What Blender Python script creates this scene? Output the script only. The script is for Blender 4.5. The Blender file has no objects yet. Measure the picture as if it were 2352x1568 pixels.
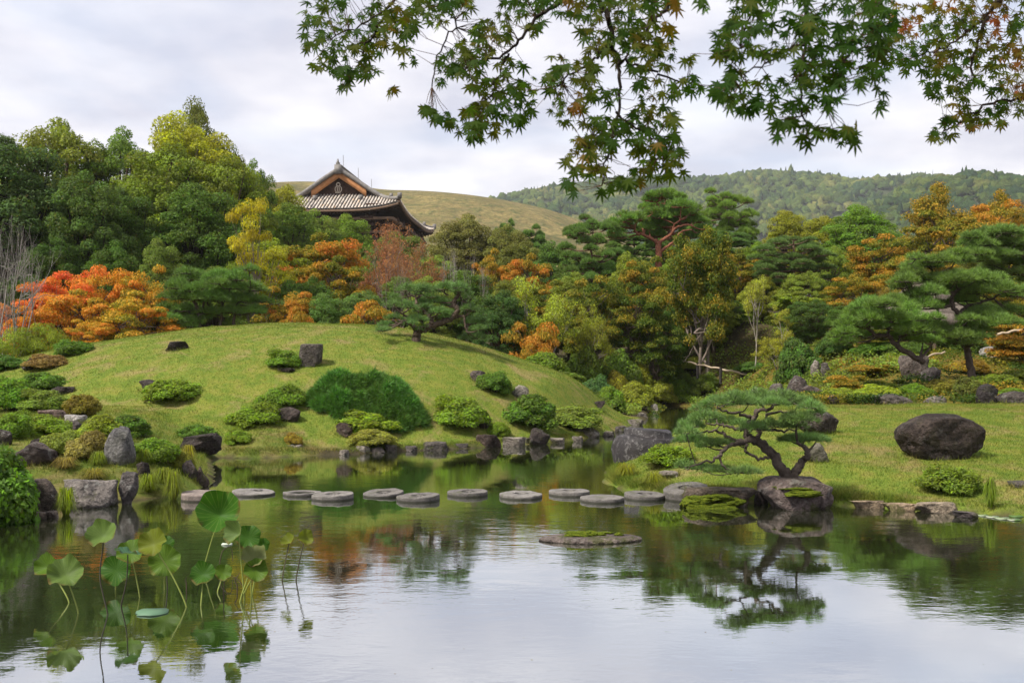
import bpy, math, random
import numpy as np
from math import radians, sin, cos, pi

# ------------------------------------------------------------------ camera, sky, sun, exposure
F_PX, CX, HOR, CAM_H = 2287.0, 1176.0, 830.0, 2.3      # photo measured on a 2352 x 1568 sheet
scene = bpy.context.scene
col = scene.collection
cam_d = bpy.data.cameras.new('camera')
cam = bpy.data.objects.new('camera', cam_d); col.objects.link(cam)
cam.location = (0, 0, CAM_H); cam.rotation_euler = (radians(90), 0, 0)
cam_d.sensor_width = 36; cam_d.lens = 36 * F_PX / 2352
cam_d.shift_y = (HOR - 784) / 2352
cam_d.clip_start = 0.05; cam_d.clip_end = 9000
cam_d.dof.use_dof = True; cam_d.dof.focus_distance = 19; cam_d.dof.aperture_fstop = 9
scene.camera = cam

SUN_EL, SUN_AZ = 52.0, -122.0      # azimuth from +Y (view direction), negative = left
world = bpy.data.worlds.new('World'); scene.world = world; world.use_nodes = True
wn = world.node_tree.nodes; wl = world.node_tree.links
wn.clear()
wout = wn.new('ShaderNodeOutputWorld'); bg = wn.new('ShaderNodeBackground')
sky = wn.new('ShaderNodeTexSky'); sky.sky_type = 'NISHITA'; sky.sun_disc = False
sky.sun_elevation = radians(SUN_EL); sky.sun_rotation = radians(SUN_AZ)
sky.air_density = 1.0; sky.dust_density = 0.8
tc = wn.new('ShaderNodeTexCoord')
sep = wn.new('ShaderNodeSeparateXYZ'); wl.new(tc.outputs['Generated'], sep.inputs[0])
def wmath(op, a, b=None, c=None):
    n = wn.new('ShaderNodeMath'); n.operation = op
    for i, v in enumerate((a, b, c)):
        if v is None: continue
        if isinstance(v, (int, float)): n.inputs[i].default_value = v
        else: wl.new(v, n.inputs[i])
    return n.outputs[0]
den = wmath('ADD', wmath('MAXIMUM', sep.outputs[2], 0.0), 0.16)
cmb = wn.new('ShaderNodeCombineXYZ')
wl.new(wmath('DIVIDE', sep.outputs[0], den), cmb.inputs[0])
wl.new(wmath('DIVIDE', sep.outputs[1], den), cmb.inputs[1])
nz = wn.new('ShaderNodeTexNoise'); nz.inputs['Scale'].default_value = 0.9; nz.inputs['Detail'].default_value = 7
nz.inputs['Roughness'].default_value = 0.52; nz.inputs['Distortion'].default_value = 0.35
wl.new(cmb.outputs[0], nz.inputs['Vector'])
nz2 = wn.new('ShaderNodeTexNoise'); nz2.inputs['Scale'].default_value = 2.3; nz2.inputs['Detail'].default_value = 6
wl.new(cmb.outputs[0], nz2.inputs['Vector'])
cr = wn.new('ShaderNodeValToRGB'); wl.new(nz.outputs[0], cr.inputs[0])
cr.color_ramp.elements[0].position = 0.36; cr.color_ramp.elements[0].color = (0.72, 0.72, 0.72, 1)
cr.color_ramp.elements[1].position = 0.52; cr.color_ramp.elements[1].color = (1, 1, 1, 1)
cl = wn.new('ShaderNodeValToRGB'); wl.new(nz2.outputs[0], cl.inputs[0])
cl.color_ramp.elements[0].position = 0.37; cl.color_ramp.elements[0].color = (3.2, 3.25, 3.85, 1)
cl.color_ramp.elements[1].position = 0.63; cl.color_ramp.elements[1].color = (4.95, 4.85, 5.1, 1)
mx = wn.new('ShaderNodeMixRGB'); wl.new(cr.outputs[0], mx.inputs[0]); wl.new(sky.outputs[0], mx.inputs[1]); wl.new(cl.outputs[0], mx.inputs[2])
wl.new(mx.outputs[0], bg.inputs[0]); bg.inputs[1].default_value = 0.1
wl.new(bg.outputs[0], wout.inputs[0])

sun_d = bpy.data.lights.new('sun', 'SUN'); sun_d.energy = 3.0; sun_d.angle = radians(9); sun_d.color = (1.0, 0.95, 0.86)
sun = bpy.data.objects.new('sun', sun_d); col.objects.link(sun)
from mathutils import Vector, Matrix
sdir = Vector((sin(radians(SUN_AZ)) * cos(radians(SUN_EL)), cos(radians(SUN_AZ)) * cos(radians(SUN_EL)), sin(radians(SUN_EL))))
sun.rotation_euler = sdir.to_track_quat('Z', 'Y').to_euler()
vs = scene.view_settings
vs.view_transform = 'Standard'; vs.look = 'None'; vs.exposure = 1.12; vs.gamma = 1; vs.use_curve_mapping = False
cy = scene.cycles
cy.max_bounces = 7; cy.diffuse_bounces = 3; cy.glossy_bounces = 3; cy.transmission_bounces = 4; cy.transparent_max_bounces = 8
cy.volume_bounces = 1; cy.caustics_reflective = False; cy.caustics_refractive = False
cy.use_denoising = True; cy.sample_clamp_indirect = 6

# ------------------------------------------------------------------ helpers
def smooth(t): t = np.clip(t, 0, 1); return t * t * (3 - 2 * t)
def px(x, y, D): return np.array([(x - CX) / F_PX * D, D, CAM_H + (HOR - y) / F_PX * D])
def wpx(x, y):                       # pixel on the water plane
    D = CAM_H * F_PX / (y - HOR); return ((x - CX) / F_PX * D, D)
def hash3(i, j, k, s=0):
    h = (i * 374761393 + j * 668265263 + k * 1274126177 + s * 974634777) & 0xFFFFFFFF
    h = ((h ^ (h >> 13)) * 1274126177) & 0xFFFFFFFF
    return ((h ^ (h >> 16)) & 0xFFFF) / 65535.0
def vnoise(p, s=0):                  # value noise, p (N,3) -> (N,) in -1..1
    p = np.asarray(p, float); i = np.floor(p).astype(np.int64); f = p - i; f = f * f * (3 - 2 * f)
    r = 0
    for a in (0, 1):
        for b in (0, 1):
            for c in (0, 1):
                w = (f[:, 0] if a else 1 - f[:, 0]) * (f[:, 1] if b else 1 - f[:, 1]) * (f[:, 2] if c else 1 - f[:, 2])
                r = r + w * hash3(i[:, 0] + a, i[:, 1] + b, i[:, 2] + c, s)
    return r * 2 - 1
def fbm(p, s=0, o=4):
    r = 0; a = 1.0; p = np.asarray(p, float)
    for k in range(o): r = r + a * vnoise(p * 2 ** k, s + k); a *= .5
    return r
def mesh(name, V, Fs, attrs=None, smooth_shade=False):
    """Fs: list of (M,k) index arrays. attrs: {name: per-face float array}"""
    if isinstance(Fs, np.ndarray): Fs = [Fs]
    Fs = [np.asarray(f) for f in Fs if len(f)]
    me = bpy.data.meshes.new(name)
    V = np.asarray(V, np.float32)
    me.vertices.add(len(V)); me.vertices.foreach_set('co', V.ravel())
    nl = sum(f.size for f in Fs); npoly = sum(len(f) for f in Fs)
    me.loops.add(nl); me.loops.foreach_set('vertex_index', np.concatenate([f.ravel() for f in Fs]).astype(np.int32))
    tot = np.concatenate([np.full(len(f), f.shape[1], np.int32) for f in Fs])
    me.polygons.add(npoly)
    me.polygons.foreach_set('loop_start', np.concatenate([[0], np.cumsum(tot)[:-1]]).astype(np.int32))
    me.polygons.foreach_set('loop_total', tot)
    if smooth_shade: me.polygons.foreach_set('use_smooth', np.ones(npoly, bool))
    for k, a in (attrs or {}).items():
        at = me.attributes.new(k, 'FLOAT', 'FACE' if len(a) == npoly else 'POINT'); at.data.foreach_set('value', np.asarray(a, np.float32))
    me.update(calc_edges=True); me.validate()
    return me
def obj(name, me, mat=None, parent=None, loc=None, rot=None, scale=None, color=None):
    o = bpy.data.objects.new(name, me); col.objects.link(o)
    if me is not None and mat is not None and not me.materials: me.materials.append(mat)
    if parent is not None: o.parent = parent
    if loc is not None: o.location = loc
    if rot is not None: o.rotation_euler = rot
    if scale is not None: o.scale = scale
    if color is not None: o.color = color
    return o
def tag(o, label=None, cat=None, group=None, kind=None):
    if label: o['label'] = label
    if cat: o['category'] = cat
    if group: o['group'] = group
    if kind: o['kind'] = kind
    return o
class MB:
    """collects vertex / face arrays"""
    def __init__(s): s.V = []; s.F = {3: [], 4: []}; s.n = 0; s.A = {3: [], 4: []}
    def add(s, V, F, a=None):
        V = np.asarray(V, float); F = np.asarray(F, int)
        s.V.append(V); k = F.shape[1]; s.F[k].append(F + s.n); s.n += len(V)
        s.A[k].append(np.full(len(F), 0.5) if a is None else (np.full(len(F), a) if np.isscalar(a) else a))
    def box(s, c, size, R=None, a=None):
        c = np.asarray(c, float); h = np.asarray(size, float) / 2
        v = np.array([[x, y, z] for x in (-1, 1) for y in (-1, 1) for z in (-1, 1)]) * h
        if R is not None: v = v @ np.asarray(R).T
        s.add(v + c, [[0, 1, 3, 2], [4, 6, 7, 5], [0, 4, 5, 1], [2, 3, 7, 6], [0, 2, 6, 4], [1, 5, 7, 3]], a)
    def tube(s, P, r, n=6, cap=True, a=None):
        V, F = tube(P, r, n); s.add(V, F, a)
        if cap:
            m = len(V); 
            for ring in (np.arange(n), np.arange(m - n, m)):
                c = V[ring].mean(0); s.add(np.vstack([V[ring], c]), [[i, (i + 1) % n, n] for i in range(n)], a)
    def mesh(s, name, smooth_shade=False, attr='rnd'):
        V = np.concatenate(s.V); Fs = []; A = []
        for k in (3, 4):
            if s.F[k]: Fs.append(np.concatenate(s.F[k])); A.append(np.concatenate(s.A[k]))
        return mesh(name, V, Fs, {attr: np.concatenate(A)}, smooth_shade)
def norm(v): v = np.asarray(v, float); return v / (np.linalg.norm(v, axis=-1, keepdims=True) + 1e-9)
def tube(P, r, n=6):
    P = np.asarray(P, float); r = np.broadcast_to(np.asarray(r, float), (len(P),))
    T = norm(np.gradient(P, axis=0)); u = np.cross(T[0], [0.3, 0.2, 1.0]); 
    if np.linalg.norm(u) < 1e-3: u = np.array([1.0, 0, 0])
    u = norm(u); V = []
    ang = np.arange(n) * 2 * pi / n
    for i in range(len(P)):
        u = norm(u - T[i] * np.dot(u, T[i])); w = np.cross(T[i], u)
        V.append(P[i] + r[i] * (np.cos(ang)[:, None] * u + np.sin(ang)[:, None] * w))
    V = np.concatenate(V); F = []
    for i in range(len(P) - 1):
        for j in range(n): F.append([i * n + j, i * n + (j + 1) % n, (i + 1) * n + (j + 1) % n, (i + 1) * n + j])
    return V, np.array(F)
def spline(P, k=5):
    P = np.asarray(P, float)
    if len(P) < 3: 
        t = np.linspace(0, 1, k + 1)[:, None]; return P[0] * (1 - t) + P[-1] * t
    Q = np.vstack([2 * P[0] - P[1], P, 2 * P[-1] - P[-2]]); out = []
    for i in range(1, len(Q) - 2):
        for t in np.arange(k) / k:
            a, b, c, d = Q[i - 1], Q[i], Q[i + 1], Q[i + 2]
            out.append(.5 * (2 * b + (c - a) * t + (2 * a - 5 * b + 4 * c - d) * t * t + (3 * b - a - 3 * c + d) * t ** 3))
    out.append(P[-1]); return np.array(out)
def ico(sub):
    t = (1 + 5 ** .5) / 2
    V = [(-1, t, 0), (1, t, 0), (-1, -t, 0), (1, -t, 0), (0, -1, t), (0, 1, t), (0, -1, -t), (0, 1, -t), (t, 0, -1), (t, 0, 1), (-t, 0, -1), (-t, 0, 1)]
    F = [(0, 11, 5), (0, 5, 1), (0, 1, 7), (0, 7, 10), (0, 10, 11), (1, 5, 9), (5, 11, 4), (11, 10, 2), (10, 7, 6), (7, 1, 8), (3, 9, 4), (3, 4, 2), (3, 2, 6), (3, 6, 8), (3, 8, 9), (4, 9, 5), (2, 4, 11), (6, 2, 10), (8, 6, 7), (9, 8, 1)]
    V = [tuple(np.array(v) / np.linalg.norm(v)) for v in V]
    for _ in range(sub):
        mid = {}; G = []
        def m(a, b):
            k = (min(a, b), max(a, b))
            if k not in mid:
                v = np.array(V[a]) + np.array(V[b]); V.append(tuple(v / np.linalg.norm(v))); mid[k] = len(V) - 1
            return mid[k]
        for a, b, c in F:
            x, y, z = m(a, b), m(b, c), m(c, a); G += [(a, x, z), (b, y, x), (c, z, y), (x, y, z)]
        F = G
    return np.array(V), np.array(F)
ICO = {k: ico(k) for k in (1, 2, 3, 4)}

# ------------------------------------------------------------------ materials
MATS = {}
class NT:
    def __init__(s, name):
        m = bpy.data.materials.new(name); m.use_nodes = True; s.m = m; s.n = m.node_tree.nodes; s.l = m.node_tree.links
        s.n.clear(); s.out = s.n.new('ShaderNodeOutputMaterial')
    def new(s, t, **kw):
        n = s.n.new(t)
        for k, v in kw.items(): setattr(n, k, v)
        return n
    def link(s, a, b): s.l.new(a, b)
    def put(s, inp, v):
        if isinstance(v, bpy.types.NodeSocket): s.l.new(v, inp)
        else: inp.default_value = v
    def math(s, op, a, b=0.0, clamp=False):
        n = s.new('ShaderNodeMath', operation=op); n.use_clamp = clamp; s.put(n.inputs[0], a); s.put(n.inputs[1], b); return n.outputs[0]
    def mix(s, f, a, b, bt='MIX'):
        n = s.new('ShaderNodeMixRGB', blend_type=bt)
        s.put(n.inputs[0], f); s.put(n.inputs[1], a if not isinstance(a, tuple) else a + (1,) * (4 - len(a))); s.put(n.inputs[2], b if not isinstance(b, tuple) else b + (1,) * (4 - len(b)))
        return n.outputs[0]
    def noise(s, scale, detail=4, rough=.55, vec=None, dist=0):
        n = s.new('ShaderNodeTexNoise'); n.inputs['Scale'].default_value = scale; n.inputs['Detail'].default_value = detail
        n.inputs['Roughness'].default_value = rough; n.inputs['Distortion'].default_value = dist
        if vec is not None: s.link(vec, n.inputs['Vector'])
        return n.outputs[0]
    def ramp(s, f, stops):
        n = s.new('ShaderNodeValToRGB'); s.put(n.inputs[0], f); e = n.color_ramp.elements
        while len(e) < len(stops): e.new(.5)
        for k, (p, c) in enumerate(stops): e[k].position = p; e[k].color = tuple(c) + (1,) * (4 - len(c))
        return n.outputs[0]
    def bump(s, h, strength=.5, dist=.02):
        n = s.new('ShaderNodeBump'); n.inputs['Strength'].default_value = strength; n.inputs['Distance'].default_value = dist
        s.put(n.inputs['Height'], h); return n.outputs[0]
    def bsdf(s, color, rough=.8, normal=None, spec=.3, metal=0):
        b = s.new('ShaderNodeBsdfPrincipled'); s.put(b.inputs['Base Color'], color if not isinstance(color, tuple) else color + (1,) * (4 - len(color)))
        s.put(b.inputs['Roughness'], rough); b.inputs['Specular IOR Level'].default_value = spec; b.inputs['Metallic'].default_value = metal
        if normal is not None: s.link(normal, b.inputs['Normal'])
        return b.outputs[0]
    def done(s, sh): s.link(sh, s.out.inputs[0]); MATS[s.m.name] = s.m; return s.m
    def objcolor(s): return s.new('ShaderNodeObjectInfo').outputs['Color']
    def coord(s, k='Object'): return s.new('ShaderNodeTexCoord').outputs[k]
    def pos(s): return s.new('ShaderNodeNewGeometry').outputs['Position']
    def attr(s, k): return s.new('ShaderNodeAttribute', attribute_name=k).outputs['Fac']

def leaf_mat(name, mode='tint', translucent=.36, rough=.6, spec=.12):
    t = NT(name); r = t.attr('rnd'); tint = t.attr('tint')
    if mode == 'tint':
        c = t.objcolor()
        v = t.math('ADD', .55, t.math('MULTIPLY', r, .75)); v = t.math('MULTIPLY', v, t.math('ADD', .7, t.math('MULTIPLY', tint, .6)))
        hs = t.new('ShaderNodeHueSaturation'); t.put(hs.inputs['Hue'], t.math('ADD', .485, t.math('MULTIPLY', tint, .03)))
        t.put(hs.inputs['Value'], t.math('MULTIPLY', v, 2.05)); t.put(hs.inputs['Saturation'], t.math('ADD', .85, t.math('MULTIPLY', r, .25))); t.link(t.mix(1, c, (1.15, 1.08, .74), 'MULTIPLY'), hs.inputs['Color']); c = t.mix(t.ramp(r, [(.95, (0,) * 3), (.965, (.55,) * 3)]), hs.outputs[0], (.16, .095, .04))
    else:
        sh = t.new('ShaderNodeSeparateColor'); t.link(t.objcolor(), sh.inputs[0])
        p = t.math('ADD', sh.outputs[0], t.math('MULTIPLY', t.math('SUBTRACT', tint, .5), sh.outputs[1]))
        p = t.math('ADD', p, t.math('MULTIPLY', t.math('SUBTRACT', r, .5), .16))
        c = t.ramp(p, [(0, (.022, .05, .008)), (.2, (.055, .09, .010)), (.36, (.15, .145, .016)), (.5, (.30, .17, .02)), (.66, (.36, .125, .022)), (.84, (.34, .06, .028)), (1, (.26, .026, .026))])
        c = t.mix(1.0, c, t.ramp(r, [(0, (.7,) * 3), (1, (1.6,) * 3)]), 'MULTIPLY'); gn = t.new('ShaderNodeCombineColor'); gv = t.math('ADD', 1.0, sh.outputs[2]); [t.link(gv, gn.inputs[i]) for i in range(3)]; c = t.mix(1, c, gn.outputs[0], 'MULTIPLY')
    d = t.bsdf(c, rough, spec=spec)
    tr = t.new('ShaderNodeBsdfTranslucent'); t.link(t.mix(1, c, (1.25, 1.2, .6), 'MULTIPLY'), tr.inputs[0])
    m = t.new('ShaderNodeMixShader'); m.inputs[0].default_value = translucent; t.link(d, m.inputs[1]); t.link(tr.outputs[0], m.inputs[2])
    return t.done(m.outputs[0])
leaf_mat('leaf'); leaf_mat('maple_leaf', 'maple', .4); leaf_mat('needle', translucent=.15, rough=.45); 
def bark_mat(name):
    t = NT(name); co = t.coord(); n = t.noise(9, 6, .65, co); n2 = t.noise(34, 4, .6, co)
    c = t.mix(1, t.objcolor(), t.ramp(n, [(.3, (.45,) * 3), (.7, (1.35,) * 3)]), 'MULTIPLY')
    return t.done(t.bsdf(c, .9, t.bump(t.math('ADD', n, n2), .7, .03), spec=.15))
bark_mat('bark')
def rock_mat(name):
    t = NT(name); co = t.coord(); oi = t.new('ShaderNodeObjectInfo')
    vm = t.new('ShaderNodeVectorMath', operation='ADD'); t.link(co, vm.inputs[0]); t.link(oi.outputs['Location'], vm.inputs[1]); co = vm.outputs[0]
    n = t.noise(2.6, 8, .62, co, .4); n2 = t.noise(16, 5, .65, co); n3 = t.noise(5.5, 6, .7, co)
    c = t.mix(1, oi.outputs['Color'], t.ramp(n, [(.32, (.38, .37, .36)), (.68, (1.6, 1.55, 1.5))]), 'MULTIPLY')
    c = t.mix(1, c, t.ramp(n2, [(.32, (.5,) * 3), (.68, (1.45,) * 3)]), 'MULTIPLY')
    lich = t.ramp(n3, [(.57, (0,) * 3), (.63, (1,) * 3)])
    # pale lichen patches grow as strongly as the object's alpha asks
    c = t.mix(t.math('MULTIPLY', lich, t.math('SUBTRACT', 1.0, oi.outputs['Alpha'])), c, (.42, .41, .37))
    vz = t.new('ShaderNodeSeparateXYZ'); t.link(t.pos(), vz.inputs[0])
    moss = t.math('MULTIPLY', t.ramp(t.noise(3.3, 5, .6, t.pos()), [(.54, (0,) * 3), (.62, (1,) * 3)]), t.ramp(t.math('ADD', vz.outputs[2], .0), [(.0, (0.75,) * 3), (.45, (0.12,) * 3)]))
    c = t.mix(moss, c, (.075, .085, .015))
    return t.done(t.bsdf(c, .88, t.bump(t.math('ADD', t.math('MULTIPLY', n, 1.5), n2), 1.0, .13), spec=.2))
rock_mat('rock')
def plain(name, c, rough=.8, nscale=6, amt=.3, bump=.2, spec=.2):
    t = NT(name); n = t.noise(nscale, 5, .6, t.coord())
    cc = t.mix(1, c, t.ramp(n, [(.3, (1 - amt,) * 3), (.7, (1 + amt,) * 3)]), 'MULTIPLY')
    return t.done(t.bsdf(cc, rough, t.bump(n, bump, .02), spec=spec))

# ------------------------------------------------------------------ terrain
SHORE = [(-9.0, 13.4), (-13.5, 10), (-14.5, 3.4), (0, 3.0), (18, 3.4), (17, 12.4), (11, 13.9)]
_r = [(2352, 1186), (2230, 1179), (2100, 1170), (1960, 1163), (1900, 1157), (1745, 1154), (1600, 1149), (1525, 1143), (1430, 1124), (1393, 1107), (1395, 1086)]
_l = [(1500, 938), (1482, 950), (1487, 962), (1465, 968), (1425, 985), (1385, 1000), (1330, 1008), (1260, 1018), (1180, 1021), (1100, 1028), (1000, 1033), (900, 1037), (800, 1044), (700, 1046), (620, 1050), (560, 1052), (505, 1049), (476, 1060), (484, 1085), (480, 1111), (455, 1122), (415, 1136), (330, 1146), (265, 1152), (150, 1158), (70, 1174), (0, 1190)]
POND = np.array(SHORE + [wpx(*p) for p in _r] + [(2.3, 22), (3.3, 24.5), (5.3, 29), (7.5, 35), (8.6, 40), (9.2, 46), (9.0, 51)] + [wpx(1520, 931)] + [wpx(*p) for p in _l])
def pond_sd(x, y):                   # >0 on land
    x = np.asarray(x, float).ravel(); y = np.asarray(y, float).ravel()
    d = np.full(x.shape, 1e9); ins = np.zeros(x.shape, bool)
    A = POND; B = np.roll(POND, -1, 0)
    for (ax, ay), (bx, by) in zip(A, B):
        ex, ey = bx - ax, by - ay; t = np.clip(((x - ax) * ex + (y - ay) * ey) / (ex * ex + ey * ey), 0, 1)
        d = np.minimum(d, (x - ax - t * ex) ** 2 + (y - ay - t * ey) ** 2)
        c = ((ay > y) != (by > y)) & (x < (bx - ax) * (y - ay) / (by - ay + 1e-12) + ax); ins ^= c
    d = np.sqrt(d); return np.where(ins, -d, d)
MXC, MYC, MH = -7.2, 37.0, 3.62
def dome(x, y):
    a = np.where(x > MXC, 12.5, 17.3); b = np.where(y < MYC, 12.0, 9.0)
    return MH * (1 - ((x - MXC) / a) ** 2 - ((y - MYC) / b) ** 2)
def ground(x, y):
    sh = np.shape(x); x = np.asarray(x, float).ravel(); y = np.asarray(y, float).ravel()
    d = pond_sd(x, y)
    R = np.maximum(dome(x, y), 0) * smooth(d / 2.4 + .1)
    left = (0.36 + .05 * (y - 15)) * smooth((-4.6 - x) / 1.2) * smooth((30 - y) / 3) * smooth((y - 9) / 3) * smooth(d / np.where(y > 19.5, 4.0, 1.3) + .12)
    isl = np.interp(y, [13, 15, 16, 18, 20, 22, 24, 26, 30, 34], [.0, .03, .14, .34, .55, .78, 1.0, 1.05, .95, .9]) * smooth((x - 1.2) / 1.5) * smooth(d / 2.2 + .12) * smooth((40 - y) / 6)
    fr = np.interp(y, [25, 27, 30, 35, 45, 60, 100, 180, 400], [0, .9, 1.1, 1.6, 3.0, 4.8, 8, 11, 14])
    fc = np.interp(y, [40, 48, 51, 54, 60, 80, 130, 180, 400], [.3, .5, 1.1, 1.7, 2.3, 3.5, 7, 10, 14])
    t = smooth((x - 8.5) / 4); far = (fc * (1 - t) + fr * t) * smooth(d / 7.0 + .04)
    near = .75 * smooth((4 - y) / 2) 
    R = np.maximum.reduce([R, left, isl, far, near])
    n = fbm(np.stack([x * .45, y * .45, x * 0], 1), 5, 3) * .05 * smooth(d / 1.2)
    land = .11 * smooth(d / .14) + R + n
    z = np.where(d > 0, land, -.75 * smooth(-d / 1.4))
    return z.reshape(sh)
def gz(x, y): return float(ground(np.array([x]), np.array([y]))[0])
_Dm = np.concatenate([np.arange(11, 60, .06), np.arange(60, 200, .5)])
def hit(x, y, dmin=0):               # pixel -> first point of the ground (pond counts at water level)
    D = _Dm[_Dm > dmin]; X = (x - CX) / F_PX * D; Z = CAM_H + (HOR - y) / F_PX * D
    g = np.maximum(ground(X, D), 0); k = np.argmax(Z <= g)
    if not (Z <= g).any(): k = len(D) - 1
    return np.array([X[k], D[k], g[k]])
def axis(lo, fine0, fine1, hi, step):
    a = list(np.arange(fine0, fine1 + 1e-6, step)); s = step
    while a[-1] < hi: s *= 1.22; a.append(min(a[-1] + s, hi))
    s = step
    while a[0] > lo: s *= 1.22; a.insert(0, max(a[0] - s, lo))
    return np.array(a)
gx = axis(-2300, -21, 19, 2300, .21); gy = axis(-60, 11, 58, 2350, .2)
GX, GY = np.meshgrid(gx, gy); GZ = ground(GX, GY)
def gridmesh(name, X, Y, Z, attrs=None, sm=True):
    ny, nx = X.shape; i = np.arange(ny * nx).reshape(ny, nx)
    F = np.stack([i[:-1, :-1], i[:-1, 1:], i[1:, 1:], i[1:, :-1]], -1).reshape(-1, 4)
    return mesh(name, np.stack([X.ravel(), Y.ravel(), Z.ravel()], 1), F, attrs, sm)
def lawn_mask(x, y):
    x = np.asarray(x, float); y = np.asarray(y, float); d = pond_sd(x, y).reshape(x.shape)
    m = smooth(dome(x, y) / .25 + .4) * (y < 50) * smooth((x + 24) / 2)
    i = smooth((x - 1.0) / .8) * smooth((27.2 - y - .25 * np.sin(x * 1.3)) / .8) * (y > 12)
    lb = smooth((-4.6 - x) / .6) * (y < 29) * (y > 9) * .75
    return np.maximum.reduce([m, i, lb]) * (d > -.05)
def moss_mask(x, y): return smooth((np.asarray(x) - 7) / 2) * smooth((np.asarray(y) - 26) / 1.5) * smooth((56 - np.asarray(y)) / 8)
t = NT('ground')
P = t.pos(); lawn = t.attr('lawn'); moss = t.attr('moss')
n1 = t.noise(.35, 5, .6, P); n2 = t.noise(2.2, 6, .65, P); n3 = t.noise(22, 4, .7, P)
grass = t.ramp(n2, [(.25, (.075, .125, .016)), (.45, (.125, .17, .024)), (.6, (.19, .195, .035)), (.75, (.24, .20, .065))])
grass = t.mix(t.math('MULTIPLY', n1, .5), grass, (.115, .16, .02))
grass = t.mix(t.ramp(t.noise(.8, 5, .72, P, .6), [(.52, (0,) * 3), (.66, (.85,) * 3)]), grass, (.24, .19, .075)); grass = t.mix(1, grass, t.ramp(n3, [(.3, (.7,) * 3), (.7, (1.25,) * 3)]), 'MULTIPLY')
mossc = t.ramp(n2, [(.3, (.05, .06, .012)), (.5, (.14, .11, .018)), (.7, (.19, .10, .025))])
soil = t.ramp(n2, [(.3, (.03, .028, .014)), (.6, (.07, .055, .03))])
c = t.mix(moss, soil, mossc); c = t.mix(lawn, c, grass)
t.done(t.bsdf(c, .95, t.bump(t.math('ADD', n2, n3), .6, .06), spec=.1))
g = obj('ground', gridmesh('ground', GX, GY, GZ, {'lawn': lawn_mask(GX, GY).ravel(), 'moss': moss_mask(GX, GY).ravel()}), MATS['ground'])
tag(g, kind='structure')

# ------------------------------------------------------------------ pond
t = NT('water')
P = t.pos(); mp = t.new('ShaderNodeMapping'); t.link(P, mp.inputs[0]); mp.inputs['Scale'].default_value = (.75, 1.5, 1)
r1 = t.noise(3.2, 3, .5, mp.outputs[0], .3); r2 = t.noise(11, 3, .55, mp.outputs[0], .5); patch = t.ramp(t.noise(.22, 3, .6, P, .6), [(.42, (.12,) * 3), (.62, (1,) * 3)])
h = t.math('MULTIPLY', t.math('ADD', t.math('MULTIPLY', r1, 1.0), t.math('MULTIPLY', r2, .35)), patch)
nb = t.bump(h, .075, .05)
gl = t.new('ShaderNodeBsdfGlossy'); gl.inputs['Color'].default_value = (.93, .95, .97, 1); gl.inputs['Roughness'].default_value = .015; t.link(nb, gl.inputs['Normal'])
df = t.new('ShaderNodeBsdfDiffuse'); df.inputs['Color'].default_value = (.02, .024, .008, 1)
fr = t.new('ShaderNodeFresnel'); fr.inputs['IOR'].default_value = 2.6; t.link(nb, fr.inputs['Normal'])
m = t.new('ShaderNodeMixShader'); t.link(t.math('ADD', t.math('MULTIPLY', fr.outputs[0], .42), .58, True), m.inputs[0]); t.link(df.outputs[0], m.inputs[1]); t.link(gl.outputs[0], m.inputs[2])
t.done(m.outputs[0])
wx, wy = np.meshgrid(np.linspace(-16, 20, 10), np.linspace(1.5, 56, 12))
tag(obj('pond_water', gridmesh('pond_water', wx, wy, wx * 0), MATS['water']), kind='structure')

# ------------------------------------------------------------------ far hills
def hill(name, ridge, Dr, D0, D1, mat, amp, nsc, seed, nx=150, ny=70):
    rx = np.array([p[0] for p in ridge], float); ry = np.array([p[1] for p in ridge], float)
    X0, X1 = (rx[0] - CX) / F_PX * Dr, (rx[-1] - CX) / F_PX * Dr
    xs = np.linspace(X0, X1, nx); ys = np.linspace(D0, D1, ny); X, Y = np.meshgrid(xs, ys)
    zr = np.interp(xs / Dr * F_PX + CX, rx, CAM_H + (HOR - ry) / F_PX * Dr)
    k = np.ones(9) / 9; zr = np.convolve(np.pad(zr, 4, 'edge'), k, 'valid')
    s = np.where(Y < Dr, (Y - D0) / (Dr - D0), 1 - (Y - Dr) / (D1 - Dr)); prof = np.where(Y < Dr, (Y / Dr) * np.sin(np.clip(s, 0, 1) * pi / 2) ** .7, smooth(s))
    rel = fbm(np.stack([X.ravel() / nsc, Y.ravel() / nsc, X.ravel() * 0], 1), seed, 4).reshape(X.shape)
    Z = zr[None, :] * prof + rel * amp * (1 - prof ** 6) * np.clip(prof * 3, 0, 1) - 4 * (1 - np.clip(prof, 0, 1) ** 2)
    return obj(name, gridmesh(name, X, Y, Z), mat), (xs, ys, Z)
t = NT('hill_grass'); P = t.pos()
n1 = t.noise(.012, 6, .65, P); n2 = t.noise(.09, 6, .75, P)
c = t.ramp(n1, [(.32, (.085, .08, .028)), (.5, (.19, .145, .055)), (.66, (.26, .205, .075))])
c = t.mix(t.ramp(n2, [(.45, (0,) * 3), (.62, (1,) * 3)]), c, (.09, .095, .03)); c = t.mix(1, c, t.ramp(t.noise(.3, 5, .75, P), [(.3, (.5,) * 3), (.7, (1.5,) * 3)]), 'MULTIPLY')
t.done(t.bsdf(c, 1, t.bump(n2, .8, 6), spec=.05))
h1, _ = hill('grass_hill', [(330, 520), (480, 450), (560, 428), (620, 419), (700, 416), (800, 421), (870, 436), (950, 437), (1020, 441), (1100, 450), (1150, 458), (1200, 468), (1260, 482), (1310, 498), (1360, 520), (1420, 548), (1500, 585), (1600, 640)], 900, 380, 1300, MATS['hill_grass'], 9, 90, 3)
tag(h1, kind='structure')
t = NT('hill_soil'); t.done(t.bsdf((.04, .05, .02), 1))
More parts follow.
